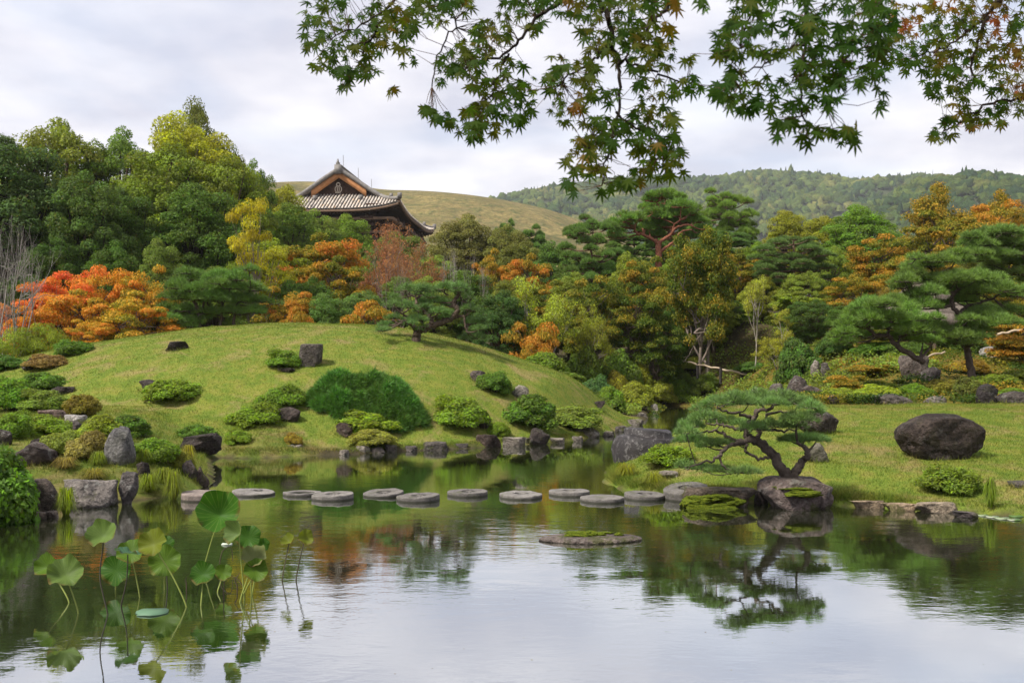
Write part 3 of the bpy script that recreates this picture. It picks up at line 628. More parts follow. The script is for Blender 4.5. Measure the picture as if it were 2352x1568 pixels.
for a in [('fine1', 'mid green tree between yellow tree and temple roof', 600, 740, 475, 80, MG), ('fine1', 'yellow-green tree against the left end of the temple roof', 585, 712, 432, 108, (.14, .16, .02)), ('fine0', 'green tree covering the left part of the temple eaves', 660, 800, 488, 92, (.08, .12, .028)), ('fine1', 'green tree in front of the temple wall under the eaves', 750, 862, 498, 96, (.085, .14, .024)),
          ('fine1', 'green tree hiding the temple foot behind the red thin-leaved tree', 850, 985, 536, 98, (.075, .11, .026)), ('fine0', 'light green tree right below the temple corner', 940, 1050, 590, 84, (.10, .15, .03)), ('fine1', 'grey-olive tree at the right end of the temple roof', 985, 1150, 498, 98, (.085, .09, .032)), ('fine0', 'grey-olive tree below the grassy hill, right of the first', 1110, 1230, 522, 96, (.085, .095, .032)),
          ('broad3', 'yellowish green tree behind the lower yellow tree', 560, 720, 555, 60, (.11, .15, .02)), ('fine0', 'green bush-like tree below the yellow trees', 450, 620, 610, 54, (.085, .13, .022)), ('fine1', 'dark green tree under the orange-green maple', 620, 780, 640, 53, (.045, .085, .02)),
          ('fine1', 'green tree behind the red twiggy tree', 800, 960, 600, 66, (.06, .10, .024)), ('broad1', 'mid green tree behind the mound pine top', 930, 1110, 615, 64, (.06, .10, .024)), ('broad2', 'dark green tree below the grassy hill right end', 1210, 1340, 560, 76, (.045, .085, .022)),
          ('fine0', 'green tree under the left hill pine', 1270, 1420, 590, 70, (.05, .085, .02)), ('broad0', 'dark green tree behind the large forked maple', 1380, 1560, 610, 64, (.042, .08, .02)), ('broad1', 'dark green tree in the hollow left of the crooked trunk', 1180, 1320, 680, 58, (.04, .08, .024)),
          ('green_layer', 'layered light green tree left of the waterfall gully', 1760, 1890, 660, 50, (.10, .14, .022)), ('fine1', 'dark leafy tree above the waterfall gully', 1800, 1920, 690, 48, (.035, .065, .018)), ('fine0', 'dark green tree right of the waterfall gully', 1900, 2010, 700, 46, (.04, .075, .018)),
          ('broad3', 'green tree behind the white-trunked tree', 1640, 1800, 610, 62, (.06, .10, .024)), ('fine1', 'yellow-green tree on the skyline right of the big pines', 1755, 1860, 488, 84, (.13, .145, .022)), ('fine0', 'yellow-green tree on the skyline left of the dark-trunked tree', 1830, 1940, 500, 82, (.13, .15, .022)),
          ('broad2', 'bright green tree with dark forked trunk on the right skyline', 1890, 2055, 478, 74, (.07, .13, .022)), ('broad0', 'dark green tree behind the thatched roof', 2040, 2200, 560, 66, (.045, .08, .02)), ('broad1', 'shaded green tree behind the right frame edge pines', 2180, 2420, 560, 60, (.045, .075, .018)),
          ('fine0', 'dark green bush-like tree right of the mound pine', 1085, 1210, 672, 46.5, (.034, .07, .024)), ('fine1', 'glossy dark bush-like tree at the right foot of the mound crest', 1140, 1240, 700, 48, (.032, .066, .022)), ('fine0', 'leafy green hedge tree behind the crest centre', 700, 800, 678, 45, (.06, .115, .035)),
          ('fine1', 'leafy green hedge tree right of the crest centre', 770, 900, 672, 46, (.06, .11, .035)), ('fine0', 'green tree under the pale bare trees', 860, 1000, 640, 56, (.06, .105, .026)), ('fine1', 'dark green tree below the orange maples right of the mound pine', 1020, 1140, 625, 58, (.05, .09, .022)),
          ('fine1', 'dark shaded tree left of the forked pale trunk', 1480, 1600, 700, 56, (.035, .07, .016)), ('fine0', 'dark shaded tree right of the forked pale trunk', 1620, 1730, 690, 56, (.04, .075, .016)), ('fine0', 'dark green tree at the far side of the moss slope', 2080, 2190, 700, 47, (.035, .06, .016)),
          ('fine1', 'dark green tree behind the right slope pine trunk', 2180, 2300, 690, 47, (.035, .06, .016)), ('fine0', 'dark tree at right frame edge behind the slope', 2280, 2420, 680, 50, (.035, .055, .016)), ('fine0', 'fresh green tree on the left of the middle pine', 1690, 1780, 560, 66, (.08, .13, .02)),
          ('fine1', 'green tree filling behind the multi-trunked mound pine', 400, 560, 620, 50, (.07, .11, .025)), ('broad2', 'green tree between the temple foot and the red twiggy tree', 820, 960, 560, 90, (.06, .10, .026)), ('fine0', 'olive tree behind the brick-orange maple', 1130, 1260, 560, 80, (.07, .085, .024)),
          ('broad3', 'green tree behind the left hill pine', 1330, 1480, 560, 84, (.055, .09, .026)), ('broad1', 'green tree under the big pine crowns', 1560, 1720, 560, 80, (.055, .095, .026))]:
    T(a[0], 'leafy_tree', a[1], a[2], a[3], a[4], a[5], a[6], group=G3)
T('redtwig', 'red_leaved_tree', 'pinkish red thin-leaved tree with pale stems below the temple', 785, 955, 512, 62, (.16, .075, .05), (.24, .19, .17))
T('redtwig', 'red_leaved_tree', 'thin red-tinged tree with bare stems left of the mound pine', 880, 1010, 560, 57, (.15, .075, .045), (.26, .21, .18), rot=2)
T('bare', 'bare_tree', 'bare brown-twigged tree rising left of the mound pine', 850, 960, 575, 54, GREY, (.24, .19, .16), rot=1)
T('bare2', 'bare_tree', 'pale leafless tree above the mound pine top', 985, 1065, 560, 58, GREY, PALE)
T('bare2', 'bare_tree', 'spreading white leafless tree right above the mound pine', 1035, 1135, 580, 57, GREY, PALE, rot=3)
T('sparse', 'pale_trunk_tree', 'airy light green tree with white forked trunk at the right foot of the mound', 1160, 1330, 638, 47, (.15, .19, .03), PALE, rot=.4)
T('sparse2', 'pale_trunk_tree', 'slim tree with white trunk and thin yellow-green leaves right of the bamboo rail', 1670, 1800, 632, 50, (.16, .18, .035), (.40, .35, .29), rot=1)
T('sparse2', 'pale_trunk_tree', 'slim yellow-green tree between white-trunked tree and gully', 1740, 1850, 700, 48, (.15, .165, .028), PALE, rot=3)
T('sparse', 'pale_trunk_tree', 'small yellowish tree low beside the gully', 1740, 1850, 760, 45, (.14, .15, .022), GREY, rot=2)
T('sparse', 'pale_trunk_tree', 'thin green tree left of the crooked trunk', 1290, 1400, 700, 49, (.12, .14, .022), GREY, rot=5)
GP = 'pines of the background garden'
PC, PC2 = (.075, .125, .028), (.058, .105, .03)
for a in [('pine0', 'flat-topped pine left of the red-trunked pine', 1285, 1425, 498, 66, PC2, (.15, .08, .055)), ('pine1', 'tall pine right of the red-trunked pine, highest on its right side', 1590, 1745, 440, 76, PC, (.2, .13, .1)), ('pine2', 'dense pine behind the red-trunked pine', 1440, 1590, 436, 80, (.07, .125, .026), REDB),
          ('pine0', 'pine filling below the red-trunked pine crown', 1390, 1540, 530, 72, PC2, BROWN), ('pine2', 'pine below the tall right pine', 1590, 1750, 530, 68, (.05, .09, .03), BROWN), ('pine1', 'domed pine with pinkish trunks in the right middle ground', 1735, 1925, 540, 57, (.055, .095, .034), (.22, .14, .1)),
          ('pine1', 'small pine on the hill foot right of the grey-olive trees', 1130, 1200, 505, 100, PC2, BROWN), ('pine2', 'small dark pine at the lower right of the grassy hill', 1190, 1270, 520, 98, PC2, BROWN)]:
    T(a[0], 'pine_tree', a[1], a[2], a[3], a[4], a[5], a[6], a[7], cat='pine', group=GP)
for i, (x0, x1, yt, D) in enumerate([(-150, 60, 420, 80), (520, 680, 520, 100), (880, 1010, 590, 105), (1020, 1160, 560, 112), (1180, 1330, 575, 110), (1400, 1560, 540, 110), (1700, 1850, 560, 105), (1850, 2000, 560, 100), (1980, 2110, 520, 98), (2150, 2300, 500, 100), (2290, 2450, 480, 100)]):
    pass

for a in [('fine0', 'light olive tree between the flat-topped pine and the red-trunked pine', 1395, 1500, 585, 62, (.10, .13, .024)), ('fine1', 'fresh green tree below the red-trunked pine', 1490, 1600, 600, 63, (.085, .125, .024)), ('fine0', 'yellow-olive tree right of the large forked maple crown', 1700, 1800, 640, 56, (.12, .14, .024)), ('fine1', 'pale green tree below the domed pine', 1790, 1900, 625, 55, (.095, .13, .026)), ('fine0', 'soft green tree left of the white-trunked slim tree', 1590, 1690, 650, 55, (.085, .115, .022)),
          ('fine1', 'light green tree above the orange low maple at the mound foot', 1255, 1370, 630, 57, (.095, .125, .026)), ('fine0', 'olive green tree above the mound pine right shoulder', 1120, 1240, 640, 56, (.09, .115, .028)), ('fine1', 'light green tree behind the crest pine top', 930, 1050, 640, 53, (.095, .13, .032)), ('fine0', 'rust-olive tree left of the thatched hut', 1990, 2090, 660, 49, (.12, .10, .026)), ('fine1', 'soft olive tree above the thatched hut', 2100, 2220, 600, 52, (.105, .105, .026)), ('fine0', 'dull green tree above the right slope pine', 2190, 2300, 585, 50, (.085, .10, .026)), ('fine1', 'light green tree filling left of the dark-trunked skyline tree', 1850, 1960, 570, 66, (.09, .13, .024))]:
    T(a[0], 'leafy_tree', a[1], a[2], a[3], a[4], a[5], a[6], group=G3)
# ------------------------------------------------------------------ pines built branch by branch
def zoomed(ox, oy, s): return lambda x, y: ((ox + x / s) / 1.08844, (oy + y / s) / 1.08844)
def hero_pine(name, label, zf, zs, base, trunks, pads, L, wd, dens, k, seed, color, bark, dspread, zf_=1.9, cat='pine', group=None):
    """trunks/pads in zoomed-photo coordinates; the tree stands at base (world); depths spread round it"""
    rg = np.random.default_rng(seed); D = base[1]; m = F_PX / D          # px per metre
    def W(p, dy=0): x, y = zf(p[0], p[1]); return px(x, y, D + dy) - base
    br = []
    for P_, r0, r1, dy in trunks:
        n = len(P_); br.append(([W(p, dy[0] + (dy[1] - dy[0]) * i / (n - 1)) for i, p in enumerate(P_)], r0, r1))
    pd = []
    for q in pads:
        x, y, hw, hh = q[:4]; dy = q[4] if len(q) > 4 else rg.uniform(-dspread, dspread)
        c = W((x, y + hh * .25), dy); rx = hw / zs / 1.08844 / m; rz = zf_ * hh / zs / 1.08844 / m
        if zf_ > 1.7: pd.append((c + rg.normal(0, 1, 3) * [rx * .6, rx * .5, rz * .5], rx * .55, rx * .5, rz * .45))
        pd.append((c, max(rx - L * .45, .05), max(rx * .85 - L * .3, .05), max(rz - L * .5, .04)))
    e = obj(name, None, loc=base); tm, nm = pine_meshes(rg, br, pd, L, wd, dens, k, 8)
    obj('trunk', tm, MATS['bark'], e).color = tuple(bark) + (1,); obj('needles', nm, MATS['needle'], e).color = tuple(color) + (1,)
    return tag(e, label, cat, group)
# the dwarf pine on the right bank
zf = zoomed(1660, 940, 4.48); bx, by = zf(1420, 1175); Dp = 15.9
hero_pine('dwarf_pine', 'trained dwarf pine leaning left from a flat rock on the near right bank', zf, 4.48, px(bx, by, Dp),
    [([(1440, 1190), (1400, 1120), (1290, 1000), (1190, 850), (1080, 745), (960, 695), (925, 640), (955, 560), (990, 470), (1050, 380)], .10, .035, (0, 0)),
     ([(1075, 760), (1060, 690), (1065, 600), (1120, 520), (1150, 420)], .045, .02, (.05, .45)),
     ([(1420, 1150), (1470, 1060), (1545, 980), (1600, 890), (1560, 800), (1490, 735)], .085, .024, (0, -.1)),
     ([(960, 720), (840, 745), (730, 790), (620, 890), (520, 945), (300, 1010)], .045, .012, (0, -.45)),
     ([(620, 890), (650, 990), (760, 1060), (950, 1090)], .022, .01, (-.3, -.3)),
     ([(1180, 910), (1080, 920), (960, 880), (910, 820), (930, 765)], .025, .02, (-.05, -.1)),
     ([(900, 740), (720, 690), (640, 640), (540, 615), (380, 640)], .036, .012, (0, .3)),
     ([(930, 600), (850, 590), (700, 560), (590, 550), (420, 530)], .034, .010, (0, .15)),
     ([(985, 470), (900, 435), (720, 400), (590, 345)], .034, .012, (0, -.2)), ([(1020, 410), (1180, 360), (1300, 290), (1400, 270)], .034, .012, (0, -.1)),
     ([(1080, 600), (1180, 600), (1350, 610), (1480, 600)], .028, .012, (0, .2)), ([(1150, 430), (1300, 400), (1500, 420)], .025, .01, (.4, .5))],
    [(600, 250, 200, 105), (800, 205, 220, 110), (1050, 180, 230, 115), (1300, 190, 230, 110), (1500, 240, 200, 100), (1650, 300, 160, 85), (950, 270, 200, 70), (1220, 265, 200, 75), (420, 330, 150, 80),
     (480, 420, 220, 85), (300, 500, 180, 100), (680, 475, 220, 75), (900, 500, 160, 70), (1000, 540, 180, 80), (1250, 510, 250, 85), (1500, 430, 230, 100), (1700, 370, 150, 85), (1480, 520, 160, 70),
     (250, 590, 160, 75), (330, 680, 230, 75), (200, 690, 110, 70), (600, 725, 200, 55), (830, 750, 120, 40), (480, 750, 160, 60), (230, 960, 130, 85), (400, 1000, 200, 65), (650, 1025, 200, 65), (900, 1045, 200, 55), (1580, 675, 290, 70), (1400, 690, 160, 50), (1720, 680, 150, 55)],
    .10, .0065, 760, 14, 31, (.065, .115, .045), (.10, .078, .062), .55, 1.45)
# the spreading pine on the mound's crest
zf = zoomed(920, 680, 7.35); bx, by = zf(880, 1265); b = hit(bx, by)
hero_pine('crest_pine', 'spreading dwarf pine leaning right on the crest of the grass mound', zf, 7.35, b,
    [([(880, 1285), (890, 1180), (920, 1080), (1010, 1050), (1130, 1010), (1300, 945), (1480, 880), (1600, 790), (1645, 690), (1580, 580), (1610, 490), (1690, 390), (1650, 310)], .145, .05, (0, .2)),
     ([(900, 1100), (850, 1010), (750, 930), (640, 910), (540, 950), (440, 890)], .09, .03, (0, -.3)), ([(1180, 960), (1150, 860), (1080, 760), (960, 660), (885, 570), (880, 480), (740, 390)], .08, .03, (0, .4)), ([(880, 490), (1000, 430), (1200, 390)], .045, .02, (.4, .4)),
     ([(1500, 870), (1640, 830), (1760, 810), (1790, 960), (1820, 1100)], .05, .03, (.2, .1)), ([(1690, 460), (1750, 540), (1850, 560), (1890, 500)], .035, .02, (.2, .2)), ([(1480, 420), (1420, 400), (1350, 330)], .035, .02, (.2, .3)), ([(640, 760), (760, 670), (820, 640)], .03, .02, (-.2, -.2)), ([(880, 900), (700, 800), (560, 720)], .05, .025, (0, -.2))],
    [(680, 285, 150, 75), (900, 280, 200, 90), (1150, 285, 220, 95), (1400, 250, 220, 90), (1650, 225, 190, 85), (1790, 270, 100, 65), (520, 500, 170, 85), (490, 590, 150, 75), (750, 600, 180, 75), (1000, 520, 200, 65), (1300, 500, 220, 75), (1450, 560, 150, 75), (1850, 400, 160, 110), (1900, 620, 180, 110),
     (1000, 645, 250, 85), (1300, 690, 220, 85), (900, 830, 220, 75), (450, 800, 190, 75), (330, 945, 210, 55), (300, 1035, 180, 50), (1450, 720, 180, 55), (950, 1035, 110, 50), (1920, 880, 270, 85), (1930, 1130, 280, 110), (2050, 1000, 150, 80), (700, 870, 150, 60)],
    .17, .013, 240, 11, 32, (.06, .11, .045), (.105, .075, .055), .7)
# the red-trunked pine
zf = zoomed(1480, 460, 5.6); D5 = 68; bx, by = zf(930, 1500); X5 = (bx - CX) / F_PX * D5; b = np.array([X5, D5, gz(X5, D5)])
hero_pine('red_pine', 'tall pine with glowing red forked trunk in the middle distance', zf, 5.6, b,
    [([(940, 2500), (940, 1800), (935, 1300), (930, 950), (925, 810)], .26, .2, (0, 0)), ([(925, 830), (850, 775), (700, 700), (640, 700), (600, 640), (620, 540), (680, 480)], .14, .05, (0, -.8)), ([(930, 830), (1000, 780), (1100, 710), (1180, 610), (1350, 575), (1420, 600)], .14, .04, (0, -.5)), ([(970, 940), (1060, 870), (1140, 810), (1250, 670), (1400, 640)], .11, .04, (0, -.6)), ([(1110, 700), (1150, 580), (1240, 500)], .09, .04, (-.2, -.4)), ([(950, 330), (900, 260), (850, 250)], .05, .03, (.5, .5))],
    [(930, 150, 230, 60, .5), (800, 200, 120, 50, .5), (780, 400, 180, 80), (620, 450, 180, 80), (480, 480, 150, 70), (950, 400, 180, 90), (1100, 330, 180, 90), (1250, 260, 220, 80), (1350, 360, 180, 90), (800, 560, 200, 90, 1), (1000, 520, 220, 100, 1), (1250, 470, 200, 90, 1), (1450, 470, 160, 80), (680, 620, 120, 70, 1.5), (900, 680, 180, 70, 1.5), (1380, 700, 170, 70, 1), (300, 520, 180, 70), (350, 640, 160, 60), (1500, 620, 150, 70, 1.2)],
    .36, .036, 75, 11, 33, (.062, .115, .026), (.26, .10, .06), 1.2)
# slope pines on the right
zf = zoomed(2080, 560, 3.733)
def slope(Dz, xz, yz): x, y = zf(xz, yz); X = (x - CX) / F_PX * Dz; return np.array([X, Dz, gz(X, Dz)])
hero_pine('slope_pine', 'large dark pine with twisted upright trunk on the right mossy slope', zf, 3.733, slope(33, 1310, 1430),
    [([(1310, 1450), (1285, 1300), (1250, 1150), (1190, 1060), (1230, 940), (1180, 840), (1120, 740), (1150, 640), (1250, 590)], .13, .05, (0, 0)), ([(1200, 960), (1100, 990), (920, 1010)], .06, .03, (0, -.4)), ([(1180, 840), (1240, 780), (1350, 740), (1500, 690), (1680, 590)], .07, .03, (0, .3)), ([(1130, 760), (1000, 780), (820, 800)], .05, .025, (0, -.2)), ([(1150, 650), (1020, 600), (960, 540)], .05, .03, (0, .3)), ([(940, 480), (900, 400), (700, 370)], .04, .02, (.5, .5)), ([(960, 540), (940, 480), (1120, 400)], .04, .02, (.4, .5))],
    [(750, 430, 150, 50, -.3), (640, 560, 120, 50, -.3), (780, 640, 150, 60, -.3), (700, 700, 130, 50, -.3), (800, 350, 160, 45), (1000, 310, 200, 55), (1150, 300, 180, 50), (680, 500, 150, 50), (950, 480, 170, 50), (1150, 470, 220, 65), (1350, 470, 230, 65), (1500, 520, 180, 60), (900, 600, 180, 65), (1100, 580, 220, 70), (1350, 600, 220, 60), (1600, 570, 180, 60), (1700, 640, 120, 50), (850, 720, 180, 60), (1000, 730, 150, 50), (1400, 800, 230, 60), (1550, 880, 250, 60), (1350, 900, 200, 60), (1000, 950, 180, 60), (1150, 1010, 200, 60), (1350, 1020, 180, 50), (900, 900, 150, 60), (1650, 790, 180, 60)],
    .19, .014, 240, 13, 34, (.065, .11, .032), (.085, .062, .05), .9)
hero_pine('slope_pine', 'bright green pine with long trunk slanting left over the waterfall gully', zf, 3.733, slope(31.5, 830, 1270),
    [([(850, 1290), (780, 1240), (650, 1170), (560, 1090), (520, 1040), (420, 1040), (340, 980), (240, 955), (130, 960)], .10, .035, (0, 0)), ([(520, 1040), (540, 950), (560, 880)], .05, .03, (0, .2)), ([(340, 980), (300, 850), (330, 740)], .035, .02, (0, .2)), ([(620, 1120), (640, 1020), (700, 930)], .04, .02, (0, .4))],
    [(300, 730, 150, 60), (450, 720, 180, 60), (620, 710, 180, 60), (720, 760, 120, 50), (230, 800, 160, 60), (420, 810, 190, 60), (600, 830, 180, 60), (780, 850, 150, 60), (150, 890, 150, 60), (350, 900, 190, 60), (560, 930, 180, 60), (740, 950, 170, 60), (870, 960, 150, 60), (120, 980, 130, 50), (260, 1010, 150, 45), (700, 1040, 170, 50), (850, 1050, 150, 50), (80, 1040, 100, 50)],
    .18, .013, 240, 13, 35, (.068, .125, .032), (.085, .062, .05), .8)
hero_pine('slope_pine', 'dark pine with layered boughs entering from the right frame edge', zf, 3.733, slope(37, 1900, 1000),
    [([(1900, 1020), (1880, 700), (1900, 400), (1850, 200)], .16, .07, (0, 0)), ([(1890, 560), (1740, 450), (1580, 490)], .07, .03, (0, -.4)), ([(1880, 420), (1780, 300), (1620, 230), (1480, 240), (1300, 230)], .07, .03, (0, -.5)), ([(1870, 300), (1700, 130), (1620, 100)], .06, .03, (0, .3)), ([(1480, 240), (1470, 150), (1380, 110)], .035, .02, (-.4, -.4))],
    [(1300, 90, 110, 45), (1450, 60, 160, 55), (1600, 40, 180, 55), (1750, 60, 160, 60), (1400, 160, 160, 50), (1600, 150, 170, 55), (1760, 200, 150, 60), (1300, 230, 130, 40), (1500, 260, 180, 50), (1700, 330, 160, 50), (1350, 310, 200, 45), (1560, 340, 190, 45), (1750, 430, 150, 50), (1480, 420, 170, 40), (1900, 120, 160, 60), (1900, 330, 160, 60)],
    .2, .015, 220, 13, 36, (.062, .105, .032), (.07, .055, .045), .9)
# multi-trunked pine behind the mound
zf = zoomed(0, 200, 2.24); bx, by = zf(1120, 1400); X = (bx - CX) / F_PX * 44.5; b = np.array([X, 44.5, gz(X, 44.5)])
hero_pine('low_pine', 'low wide pine with several trunks behind the left of the mound crest', zf, 2.24, b,
    [([(1110, 1480), (1115, 1380), (1110, 1300), (1080, 1230), (1000, 1180)], .12, .05, (0, 0)), ([(1230, 1480), (1235, 1360), (1250, 1250), (1300, 1150)], .09, .04, (.4, .4)), ([(1310, 1480), (1310, 1350), (1330, 1260), (1400, 1180)], .09, .04, (.5, .5)), ([(1120, 1330), (1150, 1230), (1170, 1120)], .06, .03, (0, .3))],
    [(1100, 1090, 110, 35), (1230, 1080, 100, 35), (1330, 1085, 90, 40), (1000, 1130, 90, 35), (1150, 1140, 110, 35), (1290, 1140, 110, 35), (1420, 1150, 90, 35), (960, 1190, 90, 35), (1080, 1200, 110, 35), (1220, 1210, 110, 35), (1380, 1210, 110, 35), (1450, 1220, 70, 30), (940, 1260, 80, 30), (1050, 1270, 100, 30), (1190, 1290, 90, 30), (1300, 1280, 100, 30), (1420, 1280, 90, 30), (960, 1320, 70, 25), (1060, 1340, 80, 25), (1180, 1190, 90, 30)],
    .24, .018, 140, 12, 37, (.062, .115, .034), (.10, .075, .06), 1.0)

# ------------------------------------------------------------------ temple gate behind the trees
t = NT('roof_tile'); co = t.coord(); n = t.noise(1.6, 5, .6, co); n2 = t.noise(7, 3, .6, co)
c = t.ramp(t.attr('rnd'), [(0, (.18, .165, .15)), (.4, (.44, .39, .34)), (.75, (.62, .55, .47)), (1, (.55, .37, .22))]); c = t.mix(1, c, t.ramp(n, [(.3, (.7,) * 3), (.7, (1.2,) * 3)]), 'MULTIPLY')
c = t.mix(1, c, t.ramp(n2, [(.3, (.7,) * 3), (.7, (1.25,) * 3)]), 'MULTIPLY'); t.done(t.bsdf(c, .85, spec=.15)); plain('roof_gap', (.07, .064, .06), .9)
plain('temple_wood', (.075, .042, .03), .85, 3, .35); plain('barge_wood', (.42, .19, .075), .75, 2, .25); plain('plaster', (.20, .17, .14), .9); plain('dark_ridge', (.20, .185, .17), .85, 3, .3); plain('eave_wood', (.20, .13, .085), .8, 2, .3)
def temple():
    C1, C2 = np.array([-14.67, 130.0]), np.array([-12.45, 160.0]); u = (C2 - C1) / np.linalg.norm(C2 - C1); v = np.array([-u[1], u[0]])     # u away, v to the left
    Lr = 30.0; Wd = 17.9; o0 = C1; zg = 9.0; hw = Wd / 2
    e = obj('temple_gate', None, loc=(o0[0] + v[0] * hw, o0[1] + v[1] * hw, zg)); e.rotation_euler = (0, 0, math.atan2(v[1], v[0])) # local x = v, local y = -(away)
    # local frame: a = along v from the ridge line (-hw..hw), b = distance from the front eave (0..Lr), z above ground
    def L(a, b, z): return [a, -b if False else b, z]
    # rotation maps local x -> v, local y -> perpendicular (left of v) = -u ; so flip b
    def Q(a, b, z): return np.array([a, -b, z - zg])
    prof_a = np.array([0, 2.2, 4.3, 6.6, 8.95]); prof_z = np.array([28.0, 26.6, 25.15, 23.75, 22.4])
    def zp(a): return np.interp(abs(a), prof_a, prof_z) + .0
    def lift(a, b):              # upswept corners
        fa = np.clip((abs(a) - 4.5) / (hw - 4.5), 0, 1); fb = np.clip(1 - min(b, Lr - b) / 11, 0, 1); return 1.15 * fa ** 1.5 * fb ** 2.2
    g0 = 4.4                      # gable set-back
    def ze(a, b):                 # end hip surface (front), b from 0 to g0+
        bb = max(min(b, Lr - b), 0); return 22.25 + (24.75 - 22.25) * (bb / g0) ** .95 + .95 * np.clip((abs(a) - 1) / (hw - 1), 0, 1) ** 2.6 * (1 - bb / g0 * .7)
    rg = np.random.default_rng(5)
    mb = MB(); hip = lambda a: g0 * (hw - abs(a)) / (hw - 4.75)       # b on the hip line for |a|>4.75
    # long sides: a strip per tile row, from ridge (or hip line) to eave
    def row(P_, r, a=None):
        Qs = np.array(P_); V, F = tube(Qs, r, 5); mb.add(V, F, np.clip(rg.normal(.5, .22, len(F)), 0, 1))
    sheet = MB()
    for s in (-1, 1):
        bs = np.linspace(0, Lr, 66)
        A = np.linspace(0, hw, 14); grid = []
        for b in np.linspace(0, Lr, 61):
            bb = min(b, Lr - b); amin = 0 if bb >= g0 - 1.1 else max(hw - bb * (hw - 4.75) / g0, 0) if bb < g0 else 0
            if bb >= g0 - 1.1: amin = 0
            aa = np.linspace(amin, hw, 14); grid.append([Q(s * a, b, zp(a) + lift(a, b)) for a in aa])
        G = np.array(grid); ny, nx = G.shape[:2]; i = np.arange(ny * nx).reshape(ny, nx)
        sheet.add(G.reshape(-1, 3), np.stack([i[:-1, :-1], i[:-1, 1:], i[1:, 1:], i[1:, :-1]], -1).reshape(-1, 4))
        for b in bs:
            bb = min(b, Lr - b); amin = 0 if bb >= g0 - 1.1 else hw - bb * (hw - 4.75) / g0
            if hw - amin < .3: continue
            aa = np.linspace(amin, hw + .05, 14); row([Q(s * a, b, zp(a) + lift(a, b) + .07) for a in aa], .15)
    for end in (0, 1):
        f = (lambda b: b) if end == 0 else (lambda b: Lr - b)
        grid = []
        for a in np.linspace(-hw, hw, 49):
            bm = min(hip(a), g0 + .2) if abs(a) > 4.75 else g0 + .2
            grid.append([Q(a, f(b), ze(a, b)) for b in np.linspace(0, bm, 9)])
        G = np.array(grid); ny, nx = G.shape[:2]; i = np.arange(ny * nx).reshape(ny, nx)
        sheet.add(G.reshape(-1, 3), np.stack([i[:-1, :-1], i[:-1, 1:], i[1:, 1:], i[1:, :-1]], -1).reshape(-1, 4))
        for a in np.arange(-hw + .2, hw, .44):
            bm = min(hip(a), g0 + .2) if abs(a) > 4.75 else g0 + .2
            if bm > .25: row([Q(a, f(b), ze(a, b) + .07) for b in np.linspace(-.05, bm, 9)], .15)
    rf = obj('roof', sheet.mesh('roof', True), MATS['roof_gap'], e); obj('tile_row', mb.mesh('tile_row', True), MATS['roof_tile'], rf); tag(bpy.data.objects[rf.name].children[0], kind='stuff')
    # ridges
    def part(name, mb_, mat, par=e): return obj(name, mb_.mesh(name), MATS[mat], par)
    r = MB(); r.box(Q(0, Lr / 2, 28.2), (.7, Lr - 2 * g0 + 2.4, 1.0)); r.box(Q(0, Lr / 2, 28.62), (.9, Lr - 2 * g0 + 2.7, .18)); part('ridge', r, 'dark_ridge', rf)
    for bb, sg in ((g0 - 1.35, 1), (Lr - g0 + 1.35, -1)):
        r = MB(); r.box(Q(0, bb, 28.1), (.9, .35, 1.2)); r.box(Q(0, bb, 28.75), (.5, .3, .5)); r.tube([Q(0, bb, 28.9), Q(0, bb - .1 * sg, 29.2), Q(0, bb, 29.5)], [.2, .14, .05], 6); part('ridge_ornament', r, 'dark_ridge', rf)
    for s in (-1, 1):
        for f in (lambda b: b, lambda b: Lr - b):
            r = MB(); P_ = [Q(s * a, f(hip(a)), max(zp(a) + lift(a, hip(a)), ze(a, hip(a))) + .18) for a in np.linspace(4.75, hw, 10)]; r.tube(P_, .28, 6); r.box(P_[-1] + [0, 0, .25], (.5, .5, .7)); r.box(P_[6] + [0, 0, .35], (.4, .4, .6)); part('hip_ridge', r, 'dark_ridge', rf)
            r = MB(); bq = f(g0 - 1.05); P_ = [Q(s * a, bq, zp(a) + .22) for a in np.linspace(.3, 6.2, 10)]; r.tube(P_, .3, 6); part('verge_ridge', r, 'dark_ridge', rf)
    for s in (-1, 1):
        r = MB(); P_ = [Q(s * 3.1, b, ze(3.1, b) + .2) for b in np.linspace(g0, 2.6, 5)]; r.tube(P_, .2, 6); r.box(P_[-1] + [0, -0, .2], (.4, .3, .7)); part('descending_ridge', r, 'dark_ridge', rf)
    # gables
    for f in (lambda b: b, lambda b: Lr - b):
        g = MB(); aa = np.linspace(-4.7, 4.7, 21); b = f(g0 + .15)
        V = np.array([Q(a, b, 24.3) for a in aa] + [Q(a, b, zp(a) - .25) for a in aa]); g.add(V, [[i, i + 1, i + 22, i + 21] for i in range(20)]); part('gable_wall', g, 'temple_wood')
        for s in (-1, 1):
            g = MB(); b0 = f(g0 - 1.0); bw = MB()
            A = np.linspace(0, 3.75, 12); top = [Q(s * a, b0, zp(a) - .12) for a in A]; bot = [Q(s * a, b0, zp(a) - .12 - (.85 + .12 * (a / 3.75))) for a in A]; th = np.array([0, -.22 if f(0) == 0 else .22, 0])
            V = np.array(top + bot + [p + th for p in top] + [p + th for p in bot]); n = 12; F = []
            for i in range(n - 1): F += [[i, i + 1, n + i + 1, n + i], [2 * n + i, 3 * n + i, 3 * n + i + 1, 2 * n + i + 1], [i, 2 * n + i, 2 * n + i + 1, i + 1], [n + i, n + i + 1, 3 * n + i + 1, 3 * n + i]]
            bw.add(V, F); part('bargeboard', bw, 'barge_wood')
        g = MB(); bz = f(g0 - 1.12); zc = 26.05
